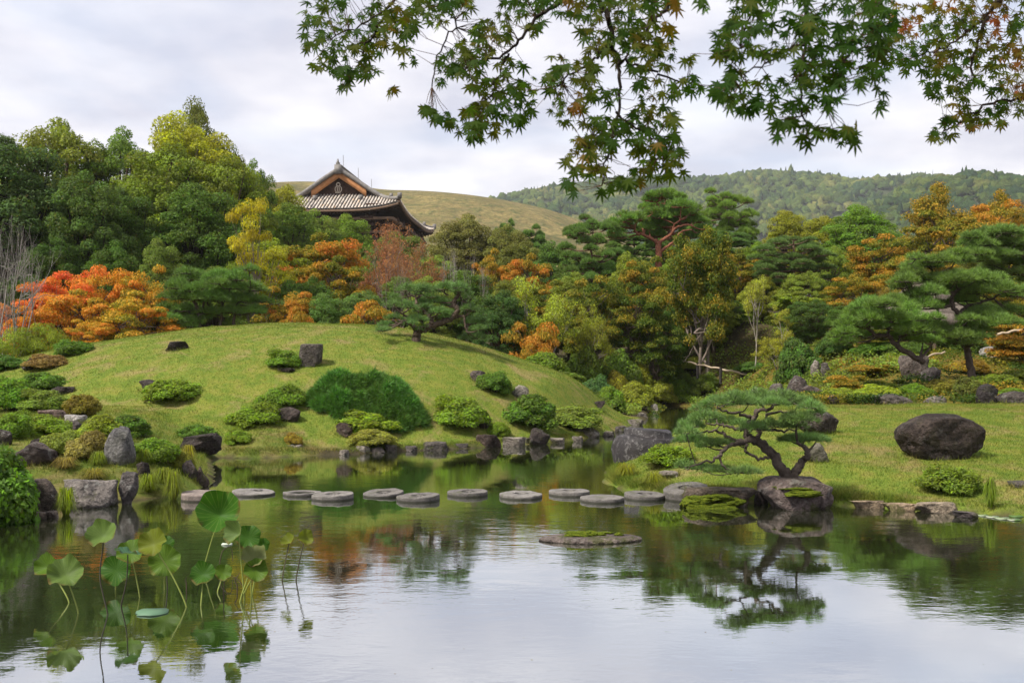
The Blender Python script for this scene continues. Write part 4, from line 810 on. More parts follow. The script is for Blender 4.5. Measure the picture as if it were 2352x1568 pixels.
        for k in range(12):
            a0, a1 = k / 12 * 2 * pi, (k + 1) / 12 * 2 * pi; g.tube([Q(.24 * cos(a0), bz, zc + .24 * sin(a0)), Q(.24 * cos(a1), bz, zc + .24 * sin(a1))], .08, 5)
        for s in (-1, 1):
            g.tube([Q(s * .2, bz, zc - .2), Q(s * .42, bz, zc - .4), Q(s * .44, bz, zc - .75), Q(s * .25, bz, zc - 1.05), Q(0, bz, zc - 1.12)], .07, 5); g.tube([Q(s * .1, bz, zc - .3), Q(s * .14, bz, zc - .7), Q(s * .06, bz, zc - 1.05)], .06, 5)
        part('gable_pendant', g, 'plaster')
    # eaves: boards, rafters, brackets, columns
    g = MB()
    for s in (-1, 1): g.tube([Q(s * (hw - .15), b, zp(hw) + lift(hw, b) - .25) for b in np.linspace(0.2, Lr - .2, 21)], .2, 5)
    for b in (.15, Lr - .15): g.tube([Q(a, b, ze(a, min(b, Lr - b)) - .28) for a in np.linspace(-hw + .2, hw - .2, 21)], .2, 5)
    part('eave_board', g, 'eave_wood')
    for s in (-1, 1):
        g = MB()
        for b in np.linspace(.5, Lr - .5, 60):
            zz = zp(hw) + lift(hw, b) - .42; g.tube([Q(s * (hw - .25), b, zz), Q(s * (hw - 4.6), b, zz + 1.0 - lift(hw, b))], .09, 4)
        tag(part('rafter_row', g, 'temple_wood'), kind='stuff')
    for b0, sg in ((0, 1), (Lr, -1)):
        g = MB()
        for a in np.linspace(-hw + .5, hw - .5, 38):
            zz = ze(a, 0) - .5; g.tube([Q(a, b0 + .3 * sg, zz), Q(a, b0 + 4.6 * sg, 22.9)], .09, 4)
        tag(part('rafter_row', g, 'temple_wood'), kind='stuff')
    w = MB(); w.box(Q(0, Lr / 2, 17.5), (Wd - 9.6, Lr - 9.6, 9.8)); part('wall', w, 'temple_wood')
    for s in (-1, 1):
        for b in np.linspace(4.6, Lr - 4.6, 6): c_ = MB(); c_.tube([Q(s * (hw - 4.6), b, 9), Q(s * (hw - 4.6), b, 22.3)], .5, 12); part('column', c_, 'temple_wood')
    for a in (-1.6, 1.6):
        for b in (4.6, Lr - 4.6): c_ = MB(); c_.tube([Q(a, b, 9), Q(a, b, 22.3)], .5, 12); part('column', c_, 'temple_wood')
    k = 0
    for b in np.linspace(4.6, Lr - 4.6, 6):
        for s in (-1, 1):
            g = MB()
            for j in range(4):
                z = 18.4 + j * .85; l = .9 + j * .85; g.box(Q(s * (hw - 4.6 + l / 2), b, z), (l, .38, .42)); g.box(Q(s * (hw - 4.6 + l - .1), b, z + .42), (.5, 1.7, .34)); g.box(Q(s * (hw - 4.6 + l - .1), b, z + .68), (.45, .45, .26))
            part('bracket', g, 'temple_wood')
    for a in (-4.35, -1.6, 1.6, 4.35):
        for b0, sg in ((4.6, -1), (Lr - 4.6, 1)):
            g = MB()
            for j in range(4):
                z = 18.4 + j * .85; l = .9 + j * .85; g.box(Q(a, b0 + sg * l / 2, z), (.38, l, .42)); g.box(Q(a, b0 + sg * (l - .1), z + .42), (1.7, .5, .34)); g.box(Q(a, b0 + sg * (l - .1), z + .68), (.45, .45, .26))
            part('bracket', g, 'temple_wood')
    g = MB()
    for z, o in ((19.6, 1.9), (21.2, 3.4)):
        g.box(Q(0, 4.6 - o, z), (Wd - 9.2 + 2 * o, .3, .36))
        for s in (-1, 1): g.box(Q(s * (hw - 4.6 + o), Lr / 2, z), (.3, Lr - 9.2 + 2 * o, .36))
    part('purlin', g, 'eave_wood')
    for b in (6, 15, 24): g = MB(); g.tube([Q(0, b, 28.6), Q(0, b, 30.6)], .035, 4); part('lightning_rod', g, 'dark_ridge')
    tag(e, 'old timber temple gate with grey tiled hip-and-gable roof above the trees', 'temple')
temple()

# ------------------------------------------------------------------ thatched hut on the right slope
plain('thatch', (.13, .105, .085), .95, 14, .4, .9); plain('hut_wood', (.10, .07, .05), .9)
def hut():
    D = 44.0; X = (2118 - CX) / F_PX * D; zb = gz(X, D); e = obj('thatched_hut', None, loc=(X, D, zb)); e.rotation_euler = (0, 0, .5)
    top = CAM_H + (HOR - 650) / F_PX * D - zb; eave = CAM_H + (HOR - 742) / F_PX * D - zb; rg = np.random.default_rng(3)
    m = MB(); hw, hl = 1.3, 1.9
    for sx, sy in ((1, 0), (-1, 0), (0, 1), (0, -1)):
        for j in range(5):
            f0, f1 = j / 5, (j + 1) / 5
            def cr(f, s): w_ = hw * (.10 + .9 * f ** 1.1); l_ = hl * (.34 + .66 * f); return np.array([(sx * w_ if sx else s * w_), (sy * l_ if sy else s * l_), top + (eave - top) * f])
            V = np.array([cr(f0, -1), cr(f0, 1), cr(f1 + .01, 1), cr(f1 + .01, -1)]) + [sx * .03 * j, sy * .03 * j, 0]; m.add(np.vstack([V, V - [0, 0, .22]]), [[0, 1, 2, 3], [3, 2, 6, 7], [0, 4, 5, 1], [7, 6, 5, 4]])
    obj('roof', m.mesh('roof'), MATS['thatch'], e)
    m = MB(); m.tube([[0, -.9, top + .05], [0, .9, top + .05]], .2, 8); obj('ridge', m.mesh('ridge'), MATS['thatch'], e)
    for sx in (-1, 1):
        for sy in (-1, 1): m = MB(); m.tube([[sx * .95, sy * 1.4, -.1], [sx * .95, sy * 1.4, eave + .3]], .09, 8); obj('post', m.mesh('post'), MATS['hut_wood'], e)
    m = MB(); m.box([0, 1.4, eave * .5], (1.8, .1, eave)); m.box([-.95, 0, eave * .5], (.1, 2.7, eave)); obj('wall', m.mesh('wall'), MATS['hut_wood'], e)
    tag(e, 'small hut with grey-brown thatched roof half hidden behind the right slope pine', 'hut')
hut()

# ------------------------------------------------------------------ rocks
def rock_mesh(seed, w, d, h, sub=3, box=.1, rough=.10, cuts=13, top=None, lean=0.0, planes=()):
    rg = np.random.default_rng(seed); V, F = ICO[sub]; V = V.copy()
    p = 1 / (1 + box * .8); V = np.sign(V) * np.abs(V) ** p; V /= np.abs(V).max()
    for k in range(cuts):
        nrm = norm(rg.standard_normal(3) * [1, 1, .6]); o = rg.uniform(.5, .86) * (np.abs(V @ nrm).max()); s = V @ nrm; V = V - np.clip(s - o, 0, None)[:, None] * nrm * .92
    for nrm, o in planes:
        nrm = norm(np.array(nrm, float)); V = V - np.clip(V @ nrm - o, 0, None)[:, None] * nrm * .95
    if top is not None: V[:, 2] = np.where(V[:, 2] > top, top + (V[:, 2] - top) * .12, V[:, 2])
    V += norm(V) * (fbm(V * 1.9 + seed * 7.1, seed, 5) * rough)[:, None]
    lo, hi = V.min(0), V.max(0); V = (V - (lo + hi) / 2) / (hi - lo)
    V = V * [w, d, h] + [0, 0, h / 2]; V[:, 0] += V[:, 2] * lean
    return mesh('rock', V, F, None, True)
ROCKS = []
RD, RG, RL, RB, RT = (.05, .04, .037), (.12, .105, .095), (.22, .195, .165), (.07, .05, .042), (.30, .23, .155)
def rock(label, x0, x1, yt, yb, color, lich=.2, D=None, box=.1, top=None, rot=0, sink=.22, dep=.8, lean=0, rough=.10, group=None, sub=4, cuts=13, name='rock', wet=False, planes=()):
    xc = (x0 + x1) / 2; p = hit(xc, yb) if D is None else None
    if wet: X_, Y_ = wpx(xc, yb); p = np.array([X_, Y_, 0.0])
    if p is None: X = (xc - CX) / F_PX * D; p = np.array([X, D, max(gz(X, D), 0)])
    D = p[1]; w = (x1 - x0) / F_PX * D; d = max(w * dep, .08); yc = D + d * .38; X = (xc - CX) / F_PX * yc; zb = p[2]
    w *= yc / D; h = (yb - yt) / F_PX * D + (.38 * d * (CAM_H + (HOR - yt) / F_PX * D - CAM_H) / D if False else 0); h = max(h, .05)
    seed = random.Random(label).randrange(9999); sub = 4 if (x1 - x0) > 75 else 3; me = rock_mesh(seed, w * 1.03, d, h * (1 + sink), sub, box, rough, cuts, top, lean, planes)
    ROCKS.append((X, yc, w, d, wet))
    o = obj(name, me, MATS['rock'], loc=(X, yc, zb - h * sink), rot=(0, 0, 0)); o.color = tuple(color) + (1 - lich,)
    return tag(o, label, 'rock', group)
GM, GS, GL, GI, GB = 'rocks set in the mound lawn', 'stones along the mound shore', 'rocks of the left bank', 'rocks of the right bank', 'rocks below the right slope'
rock('dark flat-topped block high on the left of the mound lawn', 383, 431, 784, 806, RD, .1, box=.8, top=.6, group=GM)
rock('upright squared grey-brown stone beside a round shrub near the mound top', 685, 736, 789, 842, (.10, .085, .075), .15, box=1.2, top=.7, group=GM, lean=.08, rough=.05, cuts=3)
rock('thin flat slab in the grass below the shrub with the squared stone', 636, 678, 846, 857, RD, .1, top=.3, group=GM)
rock('dark rounded rock poking out left of the bright shrub on the left lawn', 320, 375, 872, 899, RD, .05, group=GM)
rock('dark low rock with a brown shrub on the left edge of the mound', 52, 100, 823, 851, RD, .1, group=GM)
rock('flat dark rock beside the left cluster of green shrubs', 118, 175, 888, 906, RD, .05, top=.4, group=GM)
rock('dark rock with white underside right of the lower left shrub pair', 640, 692, 937, 972, (.08, .062, .056), .3, group=GM)
rock('small pale rock wedged between two shrubs on the mound', 594, 620, 908, 928, RL, .3, group=GM)
rock('brown triangular rock below the creeping juniper', 767, 813, 972, 1004, RB, .1, group=GM)
rock('brown rock at the right foot of the tall yellow-green shrub', 1083, 1127, 951, 984, RB, .2, group=GM)
rock('grey rock behind the small shrub on the right mound slope', 1080, 1115, 852, 880, (.11, .09, .08), .3, group=GM)
rock('pointed pale lichened rock above the long shrub on the right slope', 1174, 1214, 885, 918, (.22, .20, .17), .7, group=GM, cuts=9)
rock('small dark rock alone in the grass near the channel', 1361, 1389, 920, 937, RD, .05, group=GM)
for i, (x0, x1, yt, yb, c, l) in enumerate([(525, 582, 1027, 1046, RG, 'long brown-grey shore stone at the left end of the mound shore'), (586, 618, 1027, 1044, RG, 'rounded pale shore stone, second from the left mound corner'), (652, 700, 1021, 1044, RL, 'pale mossy-topped shore stone below the small orange sprig'), (722, 750, 1022, 1036, RG, 'small grey shore stone set back in the grass edge'), (779, 804, 1033, 1045, RL, 'small low pale shore stone left of the brown shrub'),
        (816, 850, 1023, 1041, RL, 'pale shore stone directly under the brown shrub'), (850, 886, 1027, 1040, RG, 'low grey shore stone between two paler ones'), (884, 912, 1021, 1038, RG, 'angular grey shore stone right of the brown shrub'), (972, 1031, 1014, 1034, RG, 'flat wide grey shore stone alone in the mossy edge'), (1091, 1151, 998, 1027, RB, 'blocky dark red-brown shore stone speckled white'),
        (1155, 1207, 1004, 1025, RL, 'pale low shore stone right of the blocky brown one'), (1203, 1225, 1005, 1020, RG, 'small stone left of the dark pointed shore rock'), (1263, 1297, 1005, 1018, RL, 'pale low shore stone right of the dark pointed rock'), (1314, 1340, 1001, 1014, RL, 'small stone in front of the pale cleft shore rock'),
        (1385, 1412, 990, 1002, RL, 'small pinkish shore stone right of the pale cleft rock'), (1412, 1440, 978, 992, RG, 'small brown stone on the shore near the channel mouth'), (1440, 1478, 963, 976, RL, 'pale flat stone at the tip of the mound'), (1462, 1488, 948, 962, RL, 'pale stone at the channel bend beyond the mound tip'), (930, 958, 1024, 1037, RG, 'low mossy stone half buried in the shore edge'), (1045, 1075, 1018, 1030, RG, 'little mossy stone left of the blocky brown one')]):
    rock(l, x0, x1, yt, yb, c, .3, box=.3, top=.5, group=GS, sink=.9, wet=True)
rock('dark pointed rock standing at the mound shore', 1212, 1263, 983, 1021, RD, .1, group=GS, cuts=9, wet=True, sink=.4)
rock('pale cleft rock pair at the right of the mound shore', 1315, 1376, 978, 1005, RL, .5, group=GS, cuts=10, sink=.5, wet=True)
rock('pale rock at the far end of the channel', 1494, 1511, 927, 947, (.4, .37, .32), .4, group=GS)
rock('dark brown rock at the left corner of the mound shore', 421, 504, 997, 1044, RD, .25, group=GL, sub=4)
rock('lichen-spotted brown boulder in the left rock wall', 57, 136, 1100, 1180, (.13, .105, .09), .75, group=GL, sub=4, box=.4, sink=.3, wet=True)
rock('long flat-topped pale boulder in the left rock wall', 143, 266, 1103, 1166, (.20, .18, .165), .45, group=GL, sub=4, box=.9, top=.6, sink=.3, wet=True)
rock('upright two-toned rock right of the long flat boulder', 275, 316, 1084, 1158, (.14, .125, .12), .5, group=GL, sub=4, box=.5, sink=.2, wet=True)
rock('dark angular rock behind the upright two-toned rock', 314, 344, 1062, 1098, RD, .05, group=GL)
rock('tall upright grey standing stone on the left bank', 237, 306, 982, 1070, (.19, .185, .18), .35, group=GL, sub=4, box=.9, rough=.06, cuts=3, sink=.12, planes=(((-.75, 0, .55), .62), ((.35, -.3, .9), .78), ((.8, 0, .25), .72), ((-.9, -.2, .1), .8)))
rock('big dark brown boulder at the left behind the round bush', 30, 132, 1020, 1075, (.075, .058, .054), .2, group=GL, sub=4, box=.6)
rock('small dark dome behind the big dark boulder', 72, 110, 1006, 1030, RD, .05, group=GL)
rock('dark round-topped rock among the left shrubs', 138, 186, 968, 996, (.085, .07, .065), .25, group=GL)
rock('dark rock cut by the left frame edge', -20, 29, 988, 1025, RD, .35, group=GL)
rock('dark rock above the left stepping stone, behind sedge', 419, 453, 1058, 1098, RD, .15, group=GL)
rock('dark wet rock at the water beside the left stepping stones', 446, 480, 1072, 1116, (.10, .075, .065), .2, group=GL, sink=.4)
rock('white flat rock among the left shrubs', 148, 198, 953, 972, (.38, .36, .34), .6, top=.4, group=GL)
rock('brown flat rock under the left shrub cluster', 94, 150, 942, 963, (.17, .12, .10), .15, top=.4, group=GL)
rock('grey rock beneath the round bush at the left frame edge', 18, 64, 1140, 1190, RG, .3, group=GL, sink=.4)
rock('flat small stone at the water below the lichen-spotted boulder', 64, 106, 1177, 1196, (.2, .16, .13), .1, top=.3, group=GL, sink=.5)
rock('flat small stone at the water left of the sedge tuft', 103, 134, 1175, 1190, (.2, .165, .14), .1, top=.3, group=GL, sink=.5)
rock('large brown-black rounded boulder lying on the right lawn', 2060, 2254, 951, 1058, (.055, .042, .036), .1, group=GI, sub=4, box=.12, rough=.10, cuts=3, sink=.12, dep=.62)
rock('dark brown slanted rock behind the dwarf pine', 1836, 1922, 944, 998, (.085, .068, .06), .25, group=GI, sub=4)
rock('round grey-green stone beside the dwarf pine trunk', 1853, 1900, 1018, 1062, (.14, .13, .10), .4, group=GI)
rock('broad flat rock under the dwarf pine at the water', 1747, 1910, 1100, 1170, (.15, .118, .108), .3, group=GI, sub=4, box=.6, top=.66, sink=.3, wet=True)
rock('long moss-covered rock left of the dwarf pine rock', 1567, 1736, 1122, 1164, (.12, .095, .075), .2, group=GI, sub=4, box=.5, top=.6, sink=.4, wet=True, dep=.45)
rock('small dark stone between mossy rock and dwarf pine rock', 1732, 1765, 1124, 1158, (.10, .08, .075), .2, group=GI, wet=True, sink=.4)
rock('small pale edge stone right of the dwarf pine rock', 1920, 1948, 1145, 1158, RT, .1, top=.3, group=GI, sink=.6, wet=True)
rock('tan edging slab along the right bank, left one', 1952, 2030, 1150, 1168, RT, .1, box=1, top=.3, group=GI, sink=.8, dep=.4, wet=True)
rock('tan edging slab along the right bank, middle one', 2026, 2105, 1156, 1174, (.36, .27, .18), .1, box=1, top=.3, group=GI, sink=.8, dep=.4, wet=True)
rock('pale rounded edging stone along the right bank', 2103, 2200, 1154, 1178, (.38, .31, .23), .2, box=.7, top=.5, group=GI, sink=.5, dep=.5, wet=True)
rock('wet dark flat stone at the water near the lily pads', 2190, 2244, 1176, 1190, (.13, .11, .105), .1, top=.3, group=GI, sink=.6, wet=True)
rock('flat grey slab in the grass at the right frame edge', 2314, 2375, 1108, 1124, RG, .2, top=.3, group=GI)
rock('low pale stone below the dwarf pine lowest bough', 1514, 1558, 1082, 1100, RL, .2, top=.4, group=GI)
rock('long low dark rock behind the right lawn edge', 2012, 2099, 923, 946, (.11, .095, .085), .3, group=GB, D=27.2, sink=.4)
rock('small pale rock pair behind the lawn edge', 2118, 2175, 929, 946, (.2, .18, .16), .4, group=GB, D=27.4, sink=.5)
rock('jagged black rock behind the lawn at the right', 2242, 2293, 901, 948, (.035, .03, .03), .15, group=GB, D=27.4, cuts=10, sink=.3)
rock('low dark rock row at the right frame edge', 2290, 2372, 931, 960, (.07, .06, .055), .25, group=GB, D=27, sink=.4)
rock('small dark rock left end of the lawn edge row', 1900, 1928, 921, 942, RD, .2, group=GB, D=27.5, sink=.4)
rock('large grey-brown boulder on the mossy slope', 2064, 2134, 826, 880, (.11, .09, .08), .2, group=GB, D=35, sub=4, box=.8, top=.6)
rock('small stones at the foot of the slope boulder', 2110, 2160, 855, 890, (.10, .085, .08), .35, group=GB, D=34)
rock('white-grey rock on the upper mossy slope', 2252, 2293, 792, 818, (.36, .35, .33), .4, group=GB, D=40)
for l, x0, x1, yt, D, c in [('upright brown rock left of the cascade', 1885, 1910, 832, 40, RG), ('mottled rock pillar beside the cascade', 1862, 1884, 826, 41, RL), ('large dark rock at the cascade foot', 1800, 1865, 862, 38, (.11, .09, .085)), ('rounded rock in the cascade outflow', 1760, 1802, 880, 37, RG), ('brown rock in the stream bed behind the dwarf pine', 1840, 1900, 885, 35, (.12, .095, .085)), ('pale rock in the stream mouth behind the dwarf pine', 1720, 1752, 888, 40, RL), ('dark rock right of the cascade', 1935, 1975, 850, 41, RD)]:
    X = ((x0 + x1) / 2 - CX) / F_PX * D; z = max(gz(X, D), 0); yb = HOR - (z - CAM_H) / D * F_PX
    rock(l, x0, x1, yt, max(yb, yt + 12), c, .35, D=D, group='rocks round the cascade', sink=.3)
# pillar base stone at the channel
t = NT('pillar_stone'); co = t.coord(); n = t.noise(3, 7, .65, co); n3 = t.noise(9, 6, .7, co)
c = t.ramp(n, [(.35, (.016, .014, .014)), (.6, (.034, .029, .028))]); c = t.mix(t.ramp(n3, [(.53, (0,) * 3), (.63, (.8,) * 3)]), c, (.15, .14, .135)); t.done(t.bsdf(c, .5, t.bump(n3, .8, .04), spec=.22))
def lathe(prof, n=48, seed=0, amp=.02):
    prof = np.array(prof); a = np.arange(n) * 2 * pi / n
    V = np.concatenate([np.stack([r * np.cos(a), r * np.sin(a), np.full(n, z)], 1) for r, z in prof]); V += norm(V + 1e-6) * (fbm(V * 2.5 + seed, seed, 4) * amp)[:, None]
    m = len(prof); F = [[i * n + j, i * n + (j + 1) % n, (i + 1) * n + (j + 1) % n, (i + 1) * n + j] for i in range(m - 1) for j in range(n)]
    return V, np.array(F)
D = 20.4; Xc = (1487 - CX) / F_PX * (D + .65)
V, F = lathe([(.3, -.2), (.66, -.2), (.72, .1), (.76, .4), (.74, .58), (.68, .68), (.56, .71), (.52, .715), (.51, .82), (.48, .85), (.3, .855), (.001, .855)], 56, 4, .04)
o = obj('pillar_base_stone', mesh('pillar_base_stone', V * [1.0, .85, 1.0], F, None, True), MATS['pillar_stone'], loc=(Xc, D + .65, .02), rot=(0, radians(2), 0)); tag(o, 'huge dark round stone with raised disc top left of the dwarf pine', 'rock')
# flat islet with moss
rg = np.random.default_rng(9); X0, Y0 = wpx(1357, 1240); V, F = ICO[4]; V = V.copy(); ang = np.arctan2(V[:, 1], V[:, 0])
V = V * [.64 , .24, .085]; V[:, 0] *= 1 + .12 * np.sin(ang * 2 + 1); V += norm(V) * (fbm(V * 7, 2, 4) * .016)[:, None]; V[:, 2] = np.where(V[:, 2] > .045, .045 + (V[:, 2] - .045) * .3, V[:, 2])
o = obj('flat_islet_rock', mesh('rock', V * [.93, 1.25, 1], F, None, True), MATS['rock'], loc=(X0, Y0, .012)); o.color = (.17, .14, .125, .75); tag(o, 'flat stone islet with moss lying alone in the open water', 'rock')
islet = o
t = NT('moss'); n = t.noise(40, 4, .7, t.pos()); c = t.ramp(n, [(.3, (.04, .06, .008)), (.55, (.10, .13, .012)), (.75, (.22, .20, .02))]); t.done(t.bsdf(c, .95, t.bump(n, 1, .03), spec=.05))
def moss_clump(par, c, r, seed):
    V, F = ICO[3]; V = V * (1 + .3 * fbm(V * 2.5, seed, 3))[:, None] * r; o = obj('moss', mesh('moss', V + c, F, None, True), MATS['moss'], par); return o
for i, (x, y, r) in enumerate([(-.17, -.06, (.15, .06, .035)), (-.02, .0, (.10, .05, .03)), (.13, -.03, (.05, .03, .022)), (-.16, .12, (.13, .04, .018)), (.36, -.02, (.05, .03, .018)), (.2, .1, (.09, .03, .014)), (.02, -.05, (.05, .035, .025))]): moss_clump(islet, np.array([x, y, .066]), np.array(r) * [1.2, 1.2, 1.3], i)
for lab, cl in [('broad flat rock under the dwarf pine at the water', [(0, -.45, .40, .28, .12, .05), (-.1, -.25, .46, .3, .2, .03)]), ('long moss-covered rock left of the dwarf pine rock', [(-.35, -.2, .22, .25, .2, .09), (-.1, -.2, .27, .3, .18, .06), (-.5, -.15, .15, .16, .16, .07), (.15, -.25, .2, .2, .1, .07), (-.2, -.32, .1, .4, .08, .09)])]:
    par = [q for q in bpy.data.objects if q.get('label') == lab][0]
    for i, (x, y, z, a, b_, c_) in enumerate(cl): moss_clump(par, np.array([x, y, z]), np.array([a, b_, c_]), 20 + i)

# ------------------------------------------------------------------ millstone stepping stones
t = NT('millstone'); co = t.coord(); n = t.noise(7, 6, .65, co); n2 = t.noise(38, 4, .7, co); n3 = t.noise(4, 5, .6, co)
oi = t.new('ShaderNodeObjectInfo')
c = t.mix(1, oi.outputs['Color'], t.ramp(n, [(.3, (.6, .59, .57)), (.7, (1.35, 1.33, 1.3))]), 'MULTIPLY'); c = t.mix(1, c, t.ramp(n2, [(.3, (.7,) * 3), (.7, (1.25,) * 3)]), 'MULTIPLY')
vz = t.new('ShaderNodeSeparateXYZ'); t.link(t.pos(), vz.inputs[0]); wet = t.ramp(vz.outputs[2], [(.015, (1,) * 3), (.035, (0,) * 3)])
c = t.mix(t.ramp(t.noise(5, 4, .6, t.pos()), [(.58, (0,) * 3), (.68, (.65,) * 3)]), c, (.07, .075, .03)); c = t.mix(t.math('MULTIPLY', wet, .85), c, (.03, .03, .02)); t.done(t.bsdf(c, .85, t.bump(t.math('ADD', n, n2), .6, .02), spec=.25))
def millstone(label, x0, x1, yt, yb, tilt=(0, 0), hole=.09, groove=False, thick=None, seed=0, z0=0.0, D=None, holeoff=(0, 0), color=(.16, .148, .137)):
    yc = yb - (x1 - x0) * .065
    if D is None: D = CAM_H * F_PX / (yc - HOR)
    r = (x1 - x0) / 2 / F_PX * D; th = (thick or max((yb - yt - (x1 - x0) * .13) / F_PX * D, .06)) * .68
    n = 64; a = np.arange(n) * 2 * pi / n; rg = np.random.default_rng(seed)
    chip = 1 + .02 * np.interp(a, np.linspace(0, 2 * pi, 24), np.append(rg.standard_normal(23), 0)) 
    rings = [(1.0, -.25), (1.0, th * .75), (.995, th * .93), (.965, th), (.9, th - .004), (.75, th - .004), (.6, th - .003), (.45, th), (.3, th)]
    if hole: rings += [(hole / r * 1.25 if hole < r * .5 else .62, th), (hole / r, th - .012), (hole / r * .97, th - .09), (.001, th - .09)]
    else: rings += [(.12, th), (.001, th)]
    if hole and hole / r > .4: rings = rings[:6] + [(hole / r * 1.04, th - .004), (hole / r, th - .015), (hole / r * .98, -.1), (.3, -.12), (.001, -.12)]
    V = []
    for rr, z in rings:
        zz = np.full(n, z); k = r * rr * chip
        if groove and .35 < rr < .95 and z > th - .02: zz = zz - .016 * (np.sin(a * 16 + 2.5 * rr) > .35)
        off = np.array(holeoff) * (1 if (hole and rr <= hole / r * 1.3) else 0); V.append(np.stack([k * np.cos(a) + off[0], k * np.sin(a) + off[1], zz], 1))
    V = np.concatenate(V); V[:, 2] += fbm(V * 7, seed, 3) * .009; V = V * [1, 1 + .05 * rg.normal(), 1]; m = len(rings); color = tuple(np.array(color) * rg.uniform(.8, 1.2)); tilt = (tilt[0] + rg.normal() * 1.0, tilt[1] + rg.normal() * 1.0); z0 = z0 + rg.normal() * .008
    F = np.array([[i * n + j, i * n + (j + 1) % n, (i + 1) * n + (j + 1) % n, (i + 1) * n + j] for i in range(m - 1) for j in range(n)])
    o = obj('millstone', mesh('millstone', V, F, None, False), MATS['millstone'], loc=((((x0 + x1) / 2) - CX) / F_PX * D, D, z0), rot=(radians(tilt[0]), radians(tilt[1]), 0)); o.color = tuple(color) + (1,)
    return tag(o, label, 'stepping stone', 'millstone stepping stones across the pond')
millstone('small millstone behind the leftmost tall one, half in the sedge', 400, 444, 1096, 1128, seed=1, D=18.2, thick=.2)
millstone('tall thick reddish millstone, leftmost in the stepping row', 417, 508, 1115, 1152, thick=.19, seed=2, hole=0, color=(.22, .18, .16))
millstone('millstone with an off-centre hole, first free-standing one from the left', 534, 630, 1117, 1141, seed=3, hole=.07, holeoff=(.05, .12), tilt=(0, 1))
millstone('ring-shaped millstone with a big water-filled centre', 651, 738, 1119, 1141, seed=4, hole=.21)
millstone('millstone overlapping the ring-shaped one on its right', 717, 813, 1121, 1151, seed=5, groove=True)
millstone('tilted grooved millstone left of the lower one near the middle', 834, 926, 1116, 1143, seed=6, groove=True, tilt=(5, -3), z0=-.01)
millstone('grooved millstone set lowest near the middle of the row', 911, 1010, 1124, 1154, seed=7, groove=True)
millstone('millstone alone in the centre of the pond, right of the lowest grooved one', 1028, 1121, 1117, 1142, seed=8, groove=True)
millstone('millstone with a reddish leaf, second free one right of centre', 1148, 1246, 1121, 1147, seed=9)
millstone('millstone touching the large lower one near the right bank', 1260, 1355, 1117, 1141, seed=10)
millstone('large low millstone with mossy rim near the right bank', 1333, 1434, 1128, 1156, seed=11, hole=0)
millstone('broken-topped millstone leaning on the right bank', 1434, 1527, 1117, 1150, seed=12, tilt=(2, 2), thick=.1, z0=.02)
millstone('tilted pale millstone on the right bank, last in the row', 1525, 1625, 1110, 1152, seed=13, tilt=(4, -7), thick=.16, z0=.08)

# ------------------------------------------------------------------ shrubs
A1, A2, A3, A4, A5, AB = (.072, .125, .018), (.088, .14, .018), (.052, .10, .018), (.115, .155, .022), (.04, .085, .018), (.12, .085, .04)
S = shrub; GSh = 'clipped azalea shrubs on the mound'; GLs = 'shrubs of the left bank'; GCs = 'shrubs along the channel'; GRs = 'shrubs below the right slope'
for a in [('round clipped shrub beside the squared stone near the mound top', 613, 699, 799, 848, A1), ('bright oval shrub beside a dark rock on the left lawn', 342, 460, 868, 926, A2), ('upper shrub of the pair left of the creeping juniper', 599, 699, 880, 941, A1), ('lower shrub of the pair left of the creeping juniper', 532, 642, 922, 980, A2),
          ('yellow-green shrub in front of the creeping juniper', 768, 905, 938, 1000, (.10, .15, .018)), ('small brownish shrub at the water below the juniper', 808, 908, 983, 1030, (.12, .13, .03)), ('tall rounded yellow-green shrub right of the creeping juniper', 998, 1120, 906, 992, A2), ('small dark green shrub beside a grey rock on the right slope', 1096, 1168, 851, 905, A3),
          ('long dark green shrub below the pointed pale rock', 1148, 1280, 903, 982, A3), ('olive shrub continuing right of the long dark one', 1250, 1378, 928, 988, (.085, .12, .025)), ('little yellow-green shrub by the blocky shore stone', 1120, 1168, 966, 1002, A2), ('little round shrub near the left mound shore', 516, 577, 978, 1022, A2), ('spreading shrub above the dark corner rock', 412, 494, 972, 1012, A3), ('tiny orange-tipped sprig shrub at the mound shore', 652, 694, 990, 1022, (.14, .11, .02))]:
    S(*a, group=GSh)
for a in [('round green shrub on the left lawn edge above flat dark rock', 42, 152, 853, 905, A3), ('glossy green shrub at the left frame edge below the lawn', -20, 80, 862, 948, (.07, .14, .018)), ('dull green shrub in front of the left shrub cluster', 50, 155, 890, 948, (.085, .125, .026)), ('reddish olive shrub right of the left shrub cluster', 153, 228, 903, 957, (.10, .09, .02)), ('low green shrub at the left edge under the cluster', -15, 70, 940, 1012, A1), ('light green low shrub behind the round-topped dark rock', 55, 160, 948, 1003, A2),
          ('pale green shrub between dark rock and standing stone', 180, 285, 948, 1020, A4), ('dense green shrub right above the standing stone', 245, 347, 948, 1003, A3), ('dry brownish shrub left of the standing stone', 155, 255, 985, 1060, (.13, .12, .045)), ('olive shrub below the dark round-topped rock', 98, 185, 985, 1050, (.10, .13, .03)), ('bright green shrub right of the standing stone', 305, 405, 1000, 1062, A1), ('yellowish shrub above the small left millstone', 393, 445, 1030, 1082, (.11, .12, .022)),
          ('brown shrub with dead tips at the far left lawn edge', 65, 157, 810, 848, AB), ('dark green low shrub at the left frame edge behind the brown one', -30, 62, 812, 850, A5), ('clipped green shrub at the foot of the orange maples', 128, 212, 778, 815, A3), ('green shrub at left frame edge beside pruned bushes', -40, 50, 775, 815, A1)]:
    S(*a, group=GLs)
S('big dense round bush at the left frame edge over the water', -160, 74, 1030, 1180, (.055, .11, .018), 'dense_shrub', D=13.9)
